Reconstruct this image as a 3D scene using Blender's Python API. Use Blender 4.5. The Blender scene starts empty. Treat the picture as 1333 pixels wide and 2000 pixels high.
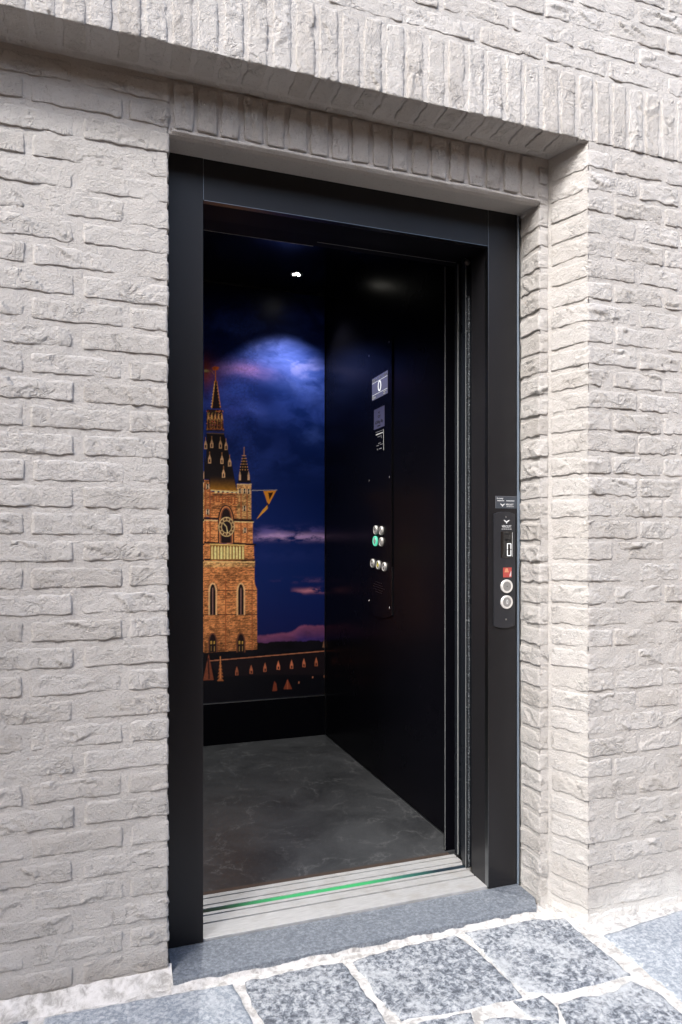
import bpy, bmesh, math, random
import numpy as np
from mathutils import Vector, Matrix

R = math.radians
sc = bpy.context.scene
col = sc.collection

# ------------------------------------------------------------------ camera, world, sun, exposure
HC = 1.125
cam = bpy.data.cameras.new('camera')
cam.lens = 24.516
cam.sensor_width = 36
cam.sensor_fit = 'AUTO'
cam.shift_y = 0.031
cam.clip_start = 0.02
cam.clip_end = 2000
cam_o = bpy.data.objects.new('camera', cam)
col.objects.link(cam_o)
cam_o.location = (0, 0, HC)
cam_o.rotation_euler = (R(90), 0, R(-19.28))
sc.camera = cam_o

SUN_ELEV, SUN_AZ = 39, 228      # azimuth measured clockwise from +Y (the wall faces -Y)
w = bpy.data.worlds.new('World')
sc.world = w
w.use_nodes = True
nt = w.node_tree
nt.nodes.clear()
sky = nt.nodes.new('ShaderNodeTexSky')
sky.sky_type = 'NISHITA'
sky.sun_disc = False
sky.sun_elevation = R(SUN_ELEV)
sky.sun_rotation = R(SUN_AZ)
sky.air_density = 1.0
sky.dust_density = 3.0
sky.ozone_density = 0.6
bg = nt.nodes.new('ShaderNodeBackground')
bg.inputs['Strength'].default_value = 0.15
out = nt.nodes.new('ShaderNodeOutputWorld')
nt.links.new(sky.outputs[0], bg.inputs[0])
nt.links.new(bg.outputs[0], out.inputs[0])

sun = bpy.data.lights.new('sun', 'SUN')
sun.energy = 1.5
sun.angle = R(14)
sun.color = (1.0, 0.995, 0.99)
sun_o = bpy.data.objects.new('sun', sun)
col.objects.link(sun_o)
az = R(SUN_AZ)
el = R(SUN_ELEV)
sdir = Vector((math.sin(az) * math.cos(el), math.cos(az) * math.cos(el), math.sin(el)))
sun_o.rotation_euler = sdir.to_track_quat('Z', 'Y').to_euler()

sc.view_settings.view_transform = 'Standard'
sc.view_settings.look = 'None'
sc.view_settings.gamma = 1
sc.view_settings.use_curve_mapping = False
sc.view_settings.exposure = 1.38
sc.cycles.max_bounces = 8

# ------------------------------------------------------------------ numpy noise
rs = np.random.RandomState(7)
_T = rs.rand(256, 256).astype(np.float64)


def vnoise(x, y):
    xi = np.floor(x).astype(int)
    yi = np.floor(y).astype(int)
    fx = x - xi
    fy = y - yi
    fx = fx * fx * (3 - 2 * fx)
    fy = fy * fy * (3 - 2 * fy)
    a = _T[xi & 255, yi & 255]
    b = _T[(xi + 1) & 255, yi & 255]
    c = _T[xi & 255, (yi + 1) & 255]
    d = _T[(xi + 1) & 255, (yi + 1) & 255]
    return (a * (1 - fx) + b * fx) * (1 - fy) + (c * (1 - fx) + d * fx) * fy - 0.5


def fbm(x, y, o=4, g=0.55):
    s = 0
    amp = 1
    for i in range(o):
        s = s + amp * vnoise(x * 2 ** i + 17.3 * i, y * 2 ** i + 9.1 * i)
        amp *= g
    return s


# ------------------------------------------------------------------ object helpers
def empty(name, label=None, cat=None, group=None, kind=None, loc=(0, 0, 0)):
    if cat and not kind:
        kind = 'thing'
    o = bpy.data.objects.new(name, None)
    o.empty_display_size = 0.05
    o.location = loc
    col.objects.link(o)
    tag(o, label, cat, group, kind)
    return o


def tag(o, label=None, cat=None, group=None, kind=None):
    if label:
        o['label'] = label
    if cat:
        o['category'] = cat
    if group:
        o['group'] = group
    if kind:
        o['kind'] = kind
    return o


def wloc(o):
    v = Vector((0, 0, 0))
    while o is not None:
        v += o.location
        o = o.parent
    return v


def link(name, me, mat, parent=None, origin=None, smooth=False, label=None, kind=None):
    """mesh given in world coordinates -> object whose origin sits at the mesh centre (or origin)"""
    n = len(me.vertices)
    co = np.empty(n * 3, dtype=np.float32)
    me.vertices.foreach_get('co', co)
    co = co.reshape(-1, 3)
    if origin is None:
        origin = (co.min(0) + co.max(0)) / 2
    origin = np.array(origin, dtype=np.float32)
    co -= origin
    me.vertices.foreach_set('co', co.ravel())
    if mat is not None:
        for m in (mat if isinstance(mat, (list, tuple)) else [mat]):
            me.materials.append(m)
    if smooth:
        me.polygons.foreach_set('use_smooth', np.ones(len(me.polygons), dtype=bool))
    me.update()
    o = bpy.data.objects.new(name, me)
    col.objects.link(o)
    o.location = Vector([float(v) for v in origin])
    if parent is not None:
        o.parent = parent
        o.location = o.location - wloc(parent)
    if label:
        o['label'] = label
    if kind:
        o['kind'] = kind
    return o


def bm_link(name, bm, mat, parent=None, **k):
    me = bpy.data.meshes.new(name)
    bm.to_mesh(me)
    bm.free()
    return link(name, me, mat, parent, **k)


def bx(bm, x0, x1, y0, y1, z0, z1, bev=0.0):
    r = bmesh.ops.create_cube(bm, size=1)
    vs = r['verts']
    for v in vs:
        v.co = Vector(((x0 + x1) / 2 + v.co.x * (x1 - x0), (y0 + y1) / 2 + v.co.y * (y1 - y0), (z0 + z1) / 2 + v.co.z * (z1 - z0)))
    if bev > 0:
        es = list({e for v in vs for e in v.link_edges})
        bmesh.ops.bevel(bm, geom=es, offset=bev, segments=2, profile=0.5, affect='EDGES')


def box(name, x0, x1, y0, y1, z0, z1, mat, parent=None, bev=0.0, **k):
    bm = bmesh.new()
    bx(bm, x0, x1, y0, y1, z0, z1, bev)
    return bm_link(name, bm, mat, parent, **k)


def prism(name, pts, axis, d0, d1, mat, parent=None, bev=0.0, **k):
    """pts: 2D outline; axis 'y' -> pts are (x,z) extruded in y; 'x' -> (y,z); 'z' -> (x,y)"""
    bm = bmesh.new()

    def P(p, d):
        return {'y': (p[0], d, p[1]), 'x': (d, p[0], p[1]), 'z': (p[0], p[1], d)}[axis]
    a = [bm.verts.new(P(p, d0)) for p in pts]
    b = [bm.verts.new(P(p, d1)) for p in pts]
    n = len(pts)
    f0 = bm.faces.new(a)
    bm.faces.new(b[::-1])
    for i in range(n):
        bm.faces.new((a[i], b[i], b[(i + 1) % n], a[(i + 1) % n]))
    bmesh.ops.recalc_face_normals(bm, faces=bm.faces)
    if bev > 0:
        es = [e for e in bm.edges if all((v in a) for v in e.verts)]
        bmesh.ops.bevel(bm, geom=es, offset=bev, segments=2, profile=0.5, affect='EDGES')
    return bm_link(name, bm, mat, parent, **k)


def disc_pts(cx, cz, r, n=28, sx=1.0):
    return [(cx + math.cos(i / n * 2 * math.pi) * r * sx, cz + math.sin(i / n * 2 * math.pi) * r) for i in range(n)]


def lathe(name, centre, axis, prof, mat, parent=None, n=32, **k):
    """prof: (radius, height along -axis) list; axis '-y' or '-x' (towards viewer)"""
    bm = bmesh.new()
    rings = []
    for r, h in prof:
        ring = []
        for i in range(n):
            a = i / n * 2 * math.pi
            c, s = math.cos(a) * r, math.sin(a) * r
            if axis == '-y':
                p = (centre[0] + c, centre[1] - h, centre[2] + s)
            elif axis == '-x':
                p = (centre[0] - h, centre[1] + c, centre[2] + s)
            else:
                p = (centre[0] + c, centre[1] + s, centre[2] - h)
            ring.append(bm.verts.new(p))
        rings.append(ring)
    for a, b in zip(rings, rings[1:]):
        for i in range(n):
            bm.faces.new((a[i], a[(i + 1) % n], b[(i + 1) % n], b[i]))
    bm.faces.new(rings[-1])
    bm.faces.new(rings[0])
    bmesh.ops.recalc_face_normals(bm, faces=bm.faces)
    return bm_link(name, bm, mat, parent, **k)


def text(name, body, size, loc, facing, mat, parent, sx=1.0, extrude=0.0003, bold=0.0, **k):
    cu = bpy.data.curves.new('t', 'FONT')
    cu.body = body
    cu.size = size
    cu.align_x = 'CENTER'
    cu.align_y = 'CENTER'
    cu.extrude = extrude
    cu.offset = bold
    cu.resolution_u = 3
    to = bpy.data.objects.new('t', cu)
    col.objects.link(to)
    bpy.context.view_layer.update()
    dg = bpy.context.evaluated_depsgraph_get()
    me = bpy.data.meshes.new_from_object(to.evaluated_get(dg))
    bpy.data.objects.remove(to)
    if facing == '-y':
        M = Matrix(((sx, 0, 0), (0, 0, -1), (0, 1, 0)))
    else:
        M = Matrix(((0, 0, -1), (-sx, 0, 0), (0, 1, 0)))
    me.transform(Matrix.Translation(loc) @ M.to_4x4())
    me.name = name
    for m in list(me.materials):
        pass
    me.materials.clear()
    return link(name, me, mat, parent, **k)


# ------------------------------------------------------------------ materials
def newmat(name):
    m = bpy.data.materials.new(name)
    m.use_nodes = True
    t = m.node_tree
    b = t.nodes['Principled BSDF']
    return m, t, b


def N(t, typ, **kw):
    n = t.nodes.new(typ)
    for k, v in kw.items():
        if k in n.inputs:
            n.inputs[k].default_value = v
        else:
            setattr(n, k, v)
    return n


def ramp(t, fac, stops, interp='LINEAR'):
    r = t.nodes.new('ShaderNodeValToRGB')
    r.color_ramp.interpolation = interp
    e = r.color_ramp.elements
    while len(e) < len(stops):
        e.new(0.5)
    for i, (p, c) in enumerate(stops):
        e[i].position = p
        e[i].color = (*c, 1) if len(c) == 3 else c
    t.links.new(fac, r.inputs[0])
    return r.outputs[0]


def mixc(t, fac, a, b, mode='MIX'):
    m = t.nodes.new('ShaderNodeMix')
    m.data_type = 'RGBA'
    m.blend_type = mode
    for sock, v in ((m.inputs[0], fac), (m.inputs[6], a), (m.inputs[7], b)):
        if isinstance(v, bpy.types.NodeSocket):
            t.links.new(v, sock)
        elif isinstance(v, (int, float)):
            sock.default_value = v
        else:
            sock.default_value = (*v, 1)
    return m.outputs[2]


def geo_pos(t):
    g = t.nodes.new('ShaderNodeNewGeometry')
    return g.outputs['Position']


def noise(t, vec, scale, detail=4, rough=0.55, dist=0.0, stretch=None):
    n = t.nodes.new('ShaderNodeTexNoise')
    n.inputs['Scale'].default_value = scale
    n.inputs['Detail'].default_value = detail
    n.inputs['Roughness'].default_value = rough
    n.inputs['Distortion'].default_value = dist
    if stretch:
        mp = t.nodes.new('ShaderNodeMapping')
        mp.inputs['Scale'].default_value = stretch
        t.links.new(vec, mp.inputs[0])
        vec = mp.outputs[0]
    t.links.new(vec, n.inputs['Vector'])
    return n.outputs['Fac']


def math_(t, op, a, b=None, c=None, clamp=False):
    m = t.nodes.new('ShaderNodeMath')
    m.operation = op
    m.use_clamp = clamp
    for i, v in enumerate((a, b, c)):
        if v is None:
            continue
        if isinstance(v, bpy.types.NodeSocket):
            t.links.new(v, m.inputs[i])
        else:
            m.inputs[i].default_value = v
    return m.outputs[0]


def bump(t, b, hgt, strength, dist, prev=None):
    n = t.nodes.new('ShaderNodeBump')
    n.inputs['Strength'].default_value = strength
    n.inputs['Distance'].default_value = dist
    t.links.new(hgt, n.inputs['Height'])
    if prev is not None:
        t.links.new(prev, n.inputs['Normal'])
    t.links.new(n.outputs[0], b.inputs['Normal'])
    return n.outputs[0]


def paint_mat(name, base, mortar=False):
    m, t, b = newmat(name)
    p = geo_pos(t)
    big = noise(t, p, 2.2, 4)
    mid = noise(t, p, 22, 4)
    c = mixc(t, ramp(t, big, [(0.35, (0, 0, 0)), (0.65, (1, 1, 1))]), tuple(v * 0.95 for v in base), tuple(min(1, v * 1.04) for v in base))
    c = mixc(t, math_(t, 'MULTIPLY', mid, 0.16), c, (base[0] * 0.80, base[1] * 0.74, base[2] * 0.70))
    # small chips where the paint is missing, and pale lime specks
    ch = noise(t, p, 38, 5, 0.6)
    chm = ramp(t, ch, [(0.715, (0, 0, 0)), (0.74, (1, 1, 1))])
    c = mixc(t, math_(t, 'MULTIPLY', chm, 0.5), c, (0.30, 0.21, 0.15))
    sp = noise(t, p, 95, 2, 0.5)
    spm = ramp(t, sp, [(0.765, (0, 0, 0)), (0.79, (1, 1, 1))])
    c = mixc(t, spm, c, (0.82, 0.82, 0.80))
    # cement splashes and painted overexposure whitening the right-hand foot of the wall
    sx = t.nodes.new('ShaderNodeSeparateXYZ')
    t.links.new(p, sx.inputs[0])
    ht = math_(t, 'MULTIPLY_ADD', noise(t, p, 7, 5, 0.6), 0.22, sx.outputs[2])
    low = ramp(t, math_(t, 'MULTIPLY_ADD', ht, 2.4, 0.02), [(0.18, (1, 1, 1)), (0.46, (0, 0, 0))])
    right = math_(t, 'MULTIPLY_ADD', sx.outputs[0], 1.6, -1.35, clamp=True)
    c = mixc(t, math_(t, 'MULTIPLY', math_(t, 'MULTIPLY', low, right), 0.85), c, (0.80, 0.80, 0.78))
    pit = ramp(t, noise(t, p, 130, 4, 0.7), [(0.34, (1, 1, 1)), (0.41, (0, 0, 0))])
    c = mixc(t, math_(t, 'MULTIPLY', pit, 0.35), c, (0.27, 0.23, 0.20))
    oi = t.nodes.new('ShaderNodeObjectInfo')
    tone = ramp(t, oi.outputs['Random'], [(0.0, (0.93, 0.915, 0.90)), (0.5, (1, 1, 1)), (1.0, (1.05, 1.05, 1.055))])
    c = mixc(t, 1.0, c, tone, 'MULTIPLY')
    foot_tone = ramp(t, math_(t, 'MULTIPLY_ADD', noise(t, p, 9, 5, 0.65), 0.10, math_(t, 'MULTIPLY', sx.outputs[2], 1.0)), [(0.03, (0.72, 0.70, 0.68)), (0.10, (1, 1, 1))])
    c = mixc(t, math_(t, 'SUBTRACT', 1.0, right, clamp=True), c, mixc(t, 1.0, c, foot_tone, 'MULTIPLY'))  # base colour darker close to the ground, fading out to the right
    t.links.new(c, b.inputs['Base Color'])
    b.inputs['Roughness'].default_value = 0.62
    b.inputs['Specular IOR Level'].default_value = 0.3
    # relief: sanded brick skin with short folds, brushed paint grain
    f1 = noise(t, p, 34, 6, 0.62, 0.5)
    f2 = noise(t, p, 150, 5, 0.65)
    f3 = noise(t, p, 400, 4, 0.7)
    # ridged folds
    rg = noise(t, p, 22, 4, 0.6, 0.9)
    rid = math_(t, 'ABSOLUTE', math_(t, 'SUBTRACT', rg, 0.5))
    rid = math_(t, 'MINIMUM', math_(t, 'MULTIPLY', rid, 16.0), 1.0)
    msk = ramp(t, noise(t, p, 11, 3), [(0.56, (1, 1, 1)), (0.62, (0, 0, 0))])
    rid = math_(t, 'MAXIMUM', rid, msk)
    n1 = bump(t, b, f1, 0.4, 0.005)
    n2 = bump(t, b, f2, 0.9, 0.0048, n1)
    n3 = bump(t, b, f3, 0.9, 0.0022, n2)
    if not mortar:
        n4 = bump(t, b, rid, 0.75, 0.0036, n3)
        rg2 = noise(t, p, 48, 3, 0.6, 1.4)
        rid2 = math_(t, 'MINIMUM', math_(t, 'MULTIPLY', math_(t, 'ABSOLUTE', math_(t, 'SUBTRACT', rg2, 0.5)), 14.0), 1.0)
        msk2 = ramp(t, noise(t, p, 17, 3), [(0.46, (1, 1, 1)), (0.56, (0, 0, 0))])
        rid2 = math_(t, 'MAXIMUM', rid2, msk2)
        bump(t, b, rid2, 0.55, 0.0024, n4)
        crk = math_(t, 'SUBTRACT', 1.0, math_(t, 'MINIMUM', math_(t, 'MULTIPLY', math_(t, 'MINIMUM', rid, rid2), 4.0), 1.0))
        c = mixc(t, math_(t, 'MULTIPLY', crk, 0.22), c, (0.20, 0.17, 0.15))
        t.links.new(c, b.inputs['Base Color'])
    return m


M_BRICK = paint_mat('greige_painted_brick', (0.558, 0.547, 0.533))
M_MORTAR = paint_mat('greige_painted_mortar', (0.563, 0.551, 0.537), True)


def metal_black(name, base=(0.016, 0.016, 0.018), rough=0.42, spec=0.5, grain=0.0):
    m, t, b = newmat(name)
    p = geo_pos(t)
    n = noise(t, p, 3.5, 4)
    b.inputs['Base Color'].default_value = (*base, 1)
    t.links.new(ramp(t, n, [(0.3, (rough * 0.85,) * 3), (0.7, (min(1, rough * 1.15),) * 3)]), b.inputs['Roughness'])
    b.inputs['Specular IOR Level'].default_value = spec
    if grain:
        bump(t, b, noise(t, p, 900, 2), grain, 0.0004)
    return m


M_FRAME = metal_black('black_powder_coat', (0.012, 0.0117, 0.0135), 0.38, 0.34, 0.25)
M_CAR = metal_black('black_laminate', (0.0028, 0.0028, 0.0045), 0.25, 0.045)
M_CEIL = metal_black('black_gloss_panel', (0.004, 0.004, 0.006), 0.16, 0.5)
M_DOOR = metal_black('black_door_leaf', (0.010, 0.012, 0.016), 0.28, 0.32)
M_PLATE = metal_black('anthracite_plate', (0.022, 0.023, 0.028), 0.35, 0.5)
M_RUBBER = metal_black('black_rubber', (0.01, 0.01, 0.01), 0.7, 0.3)
M_FILM = metal_black('blue_grey_film', (0.13, 0.165, 0.21), 0.25, 0.6)


def simple(name, base, rough=0.5, metal=0.0, emit=None, es=1.0, spec=0.5):
    m, t, b = newmat(name)
    p = geo_pos(t)
    n = noise(t, p, 40, 3)
    t.links.new(mixc(t, math_(t, 'MULTIPLY', n, 0.25), base, tuple(v * 0.8 for v in base)), b.inputs['Base Color'])
    b.inputs['Roughness'].default_value = rough
    b.inputs['Metallic'].default_value = metal
    b.inputs['Specular IOR Level'].default_value = spec
    if emit:
        b.inputs['Emission Color'].default_value = (*emit, 1)
        b.inputs['Emission Strength'].default_value = es
    return m


M_EDGE = simple('bare_edge_metal', (0.42, 0.44, 0.46), 0.3, 1.0)
M_TRIM = simple('dark_edge_trim', (0.20, 0.21, 0.22), 0.3, 1.0)
M_STEEL = simple('brushed_button_steel', (0.85, 0.84, 0.82), 0.32, 0.35)
M_STEELD = simple('button_face_steel', (0.33, 0.33, 0.33), 0.4, 0.4)
M_WHITE = simple('white_print', (0.72, 0.74, 0.76), 0.5)
M_DIM = simple('faint_print', (0.26, 0.26, 0.29), 0.5)
M_LIT = simple('lit_white_digits', (0.4, 0.4, 0.4), 0.5, 0, (0.95, 0.97, 1.0), 0.38)
M_SCREEN = simple('lit_screen_blue_grey', (0.03, 0.03, 0.04), 0.25, 0, (0.13, 0.13, 0.20), 0.32)
M_RATING = simple('blue_grey_rating_plate', (0.10, 0.10, 0.19), 0.35, 0, None)
M_GLASS = metal_black('display_glass', (0.012, 0.012, 0.013), 0.08, 0.9)
M_RED = simple('faded_red_sticker', (0.42, 0.07, 0.06), 0.5)
M_ORANGE = simple('pale_orange_print', (0.62, 0.28, 0.16), 0.5)
M_GREENLIT = simple('lit_green_ring', (0.1, 0.5, 0.35), 0.4, 0, (0.12, 0.75, 0.48), 0.28)
M_YELLOW = simple('glowing_yellow_print', (0.7, 0.62, 0.08), 0.5, 0, (0.6, 0.5, 0.05), 0.25)  # print given a faint emission of its own
M_LED = simple('lit_led', (0.9, 0.9, 0.8), 0.4, 0, (1.0, 0.97, 0.85), 6)
M_LAMPRIM = simple('lamp_bezel', (0.10, 0.10, 0.10), 0.3, 1.0)
M_SCREW = simple('screw_steel', (0.5, 0.5, 0.5), 0.3, 1.0)


def brush_mat():
    m, t, b = newmat('sparkling_brush_strip')
    p = geo_pos(t)
    n = noise(t, p, 260, 3, 0.7)
    t.links.new(ramp(t, n, [(0.45, (0.015, 0.017, 0.02)), (0.60, (0.14, 0.16, 0.18)), (0.7, (0.6, 0.65, 0.68))]), b.inputs['Base Color'])
    b.inputs['Roughness'].default_value = 0.5
    bump(t, b, n, 0.9, 0.002)
    return m


M_TRACK = metal_black('matt_black_track', (0.006, 0.006, 0.009), 0.5, 0.12)
M_BRUSH = brush_mat()
M_LINE = simple('painted_edge_glint', (0.34, 0.36, 0.37), 0.35, 0.3)  # pale colour imitates light caught on bevelled edges


def alu_mat():
    m, t, b = newmat('worn_aluminium_sill')
    p = geo_pos(t)
    st = noise(t, p, 60, 5, 0.6, 0, (0.35, 9, 1))
    d = noise(t, p, 12, 5, 0.6)
    c = mixc(t, ramp(t, st, [(0.35, (0, 0, 0)), (0.7, (1, 1, 1))]), (0.50, 0.51, 0.52), (0.70, 0.71, 0.72))
    c = mixc(t, ramp(t, d, [(0.48, (0, 0, 0)), (0.75, (0.45, 0.45, 0.45))]), c, (0.40, 0.37, 0.33))
    t.links.new(c, b.inputs['Base Color'])
    b.inputs['Metallic'].default_value = 0.45
    b.inputs['Roughness'].default_value = 0.5
    wv = t.nodes.new('ShaderNodeTexWave')
    wv.bands_direction = 'Y'
    wv.inputs['Scale'].default_value = 70
    wv.inputs['Distortion'].default_value = 0
    t.links.new(p, wv.inputs[0])
    bump(t, b, wv.outputs['Fac'], 0.25, 0.0006)
    return m


M_ALU = alu_mat()


def green_mat():
    m, t, b = newmat('green_reflection_strip')
    p = geo_pos(t)
    sx = t.nodes.new('ShaderNodeSeparateXYZ')
    t.links.new(p, sx.inputs[0])
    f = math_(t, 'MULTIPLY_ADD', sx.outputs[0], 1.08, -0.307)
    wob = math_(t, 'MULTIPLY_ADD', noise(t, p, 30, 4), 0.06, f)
    c = ramp(t, wob, [(0.03, (0.003, 0.012, 0.012)), (0.12, (0.005, 0.05, 0.03)), (0.30, (0.05, 0.40, 0.15)), (0.62, (0.05, 0.42, 0.15)), (0.78, (0.03, 0.16, 0.12)), (0.92, (0.015, 0.03, 0.045))])  # dark-to-green fade paints reflected green light along the channel
    t.links.new(c, b.inputs['Base Color'])
    b.inputs['Roughness'].default_value = 0.35
    return m


M_GREEN = green_mat()


def stone_mat(name, dark, mid, pale, pale_amt=0.5, scale=1.0, wet=0.5, speck=True):
    m, t, b = newmat(name)
    p = geo_pos(t)
    oi = t.nodes.new('ShaderNodeObjectInfo')
    off = t.nodes.new('ShaderNodeVectorMath')
    off.operation = 'MULTIPLY_ADD'
    cmb = t.nodes.new('ShaderNodeCombineXYZ')
    t.links.new(oi.outputs['Random'], cmb.inputs[0])
    t.links.new(oi.outputs['Random'], cmb.inputs[1])
    t.links.new(cmb.outputs[0], off.inputs[0])
    off.inputs[1].default_value = (7, 11, 3)
    t.links.new(p, off.inputs[2])
    q = off.outputs[0]
    n1 = noise(t, q, 5 * min(scale, 1.2), 8, 0.66, 0.6)
    n2 = noise(t, q, 42 * scale, 7, 0.72, 0.4)
    n3 = noise(t, q, 190 * scale, 4, 0.7)
    c = ramp(t, n2, [(0.40, dark), (0.50, mid), (0.62, pale)])
    blotch = ramp(t, math_(t, 'MULTIPLY_ADD', n2, 0.35, math_(t, 'MULTIPLY', n1, 0.85)), [(0.60 - 0.05 * pale_amt, (0, 0, 0)), (0.70, (1, 1, 1))])
    c = mixc(t, math_(t, 'MULTIPLY', blotch, pale_amt), c, pale)
    if speck:
        sp = ramp(t, n3, [(0.60, (0, 0, 0)), (0.68, (1, 1, 1))])
        c = mixc(t, math_(t, 'MULTIPLY', sp, 0.28), c, (min(1, pale[0] * 1.1), min(1, pale[1] * 1.1), min(1, pale[2] * 1.1)))
        dk = ramp(t, noise(t, q, 120 * scale, 4, 0.7), [(0.36, (1, 1, 1)), (0.43, (0, 0, 0))])
        c = mixc(t, math_(t, 'MULTIPLY', dk, 0.35), c, dark)
    t.links.new(c, b.inputs['Base Color'])
    b.inputs['Roughness'].default_value = wet
    nn = bump(t, b, n2, 0.5, 0.004)
    bump(t, b, n3, 0.4, 0.0012, nn)
    return m


M_PAVE = stone_mat('weathered_bluestone_paving', (0.07, 0.08, 0.10), (0.21, 0.235, 0.27), (0.50, 0.525, 0.55), 0.75, 1.7, 0.6)
M_PAVE2 = stone_mat('smooth_pale_bluestone', (0.22, 0.25, 0.29), (0.32, 0.36, 0.41), (0.52, 0.55, 0.58), 0.35, 2.2, 0.5)
M_STEP = stone_mat('honed_bluestone_step', (0.125, 0.145, 0.175), (0.175, 0.20, 0.235), (0.28, 0.31, 0.35), 0.12, 2.6, 0.42)
M_STREET = stone_mat('brown_grey_street_stone', (0.10, 0.062, 0.032), (0.15, 0.095, 0.052), (0.20, 0.135, 0.085), 0.3, 0.8, 0.7, False)
M_CEMENT = stone_mat('pale_cement', (0.36, 0.35, 0.335), (0.56, 0.55, 0.535), (0.70, 0.69, 0.68), 0.4, 0.8, 0.8, False)
M_ROOFWALL = stone_mat('brown_bounce_facade', (0.20, 0.085, 0.025), (0.28, 0.125, 0.042), (0.34, 0.17, 0.07), 0.2, 0.3, 0.8, False)  # saturated brown picked so the unseen facade bounces warm light


def floor_mat():
    m, t, b = newmat('dark_marble_vinyl')
    p = geo_pos(t)
    n1 = noise(t, p, 3.2, 7, 0.62, 0.8)
    c = ramp(t, n1, [(0.3, (0.026, 0.028, 0.031)), (0.7, (0.064, 0.068, 0.073))])
    v = t.nodes.new('ShaderNodeTexNoise')
    v.inputs['Scale'].default_value = 4.5
    v.inputs['Detail'].default_value = 9
    v.inputs['Roughness'].default_value = 0.62
    v.inputs['Distortion'].default_value = 0.5
    t.links.new(p, v.inputs[0])
    rid = math_(t, 'ABSOLUTE', math_(t, 'SUBTRACT', v.outputs[0], 0.5))
    vein = ramp(t, rid, [(0.0, (1, 1, 1)), (0.006, (0.35, 0.35, 0.35)), (0.016, (0, 0, 0))])
    msk = ramp(t, noise(t, p, 6, 3), [(0.40, (0, 0, 0)), (0.58, (1, 1, 1))])
    c = mixc(t, math_(t, 'MULTIPLY', math_(t, 'MULTIPLY', vein, msk), 0.7), c, (0.15, 0.155, 0.16))
    dust = ramp(t, noise(t, p, 70, 5, 0.7), [(0.56, (0, 0, 0)), (0.8, (0.5, 0.5, 0.5))])
    c = mixc(t, dust, c, (0.14, 0.15, 0.15))
    t.links.new(c, b.inputs['Base Color'])
    b.inputs['Roughness'].default_value = 0.33
    bump(t, b, noise(t, p, 160, 4), 0.2, 0.001)
    return m


M_FLOOR = floor_mat()

# ------------------------------------------------------------------ brick and mortar builders
YA, YB, YF = 1.7525, 1.885, 1.994      # outer wall face, recessed wall face, lift frame face
CORNER_A = (1.4075, YA)                # corner of the outer wall
CORNER_B = (1.360, YB)                 # where its reveal meets the recessed wall
XL = 0.178                             # left edge of the opening in the recessed wall
XR = 1.327                             # right edge of it
brick_count = 0


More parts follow.
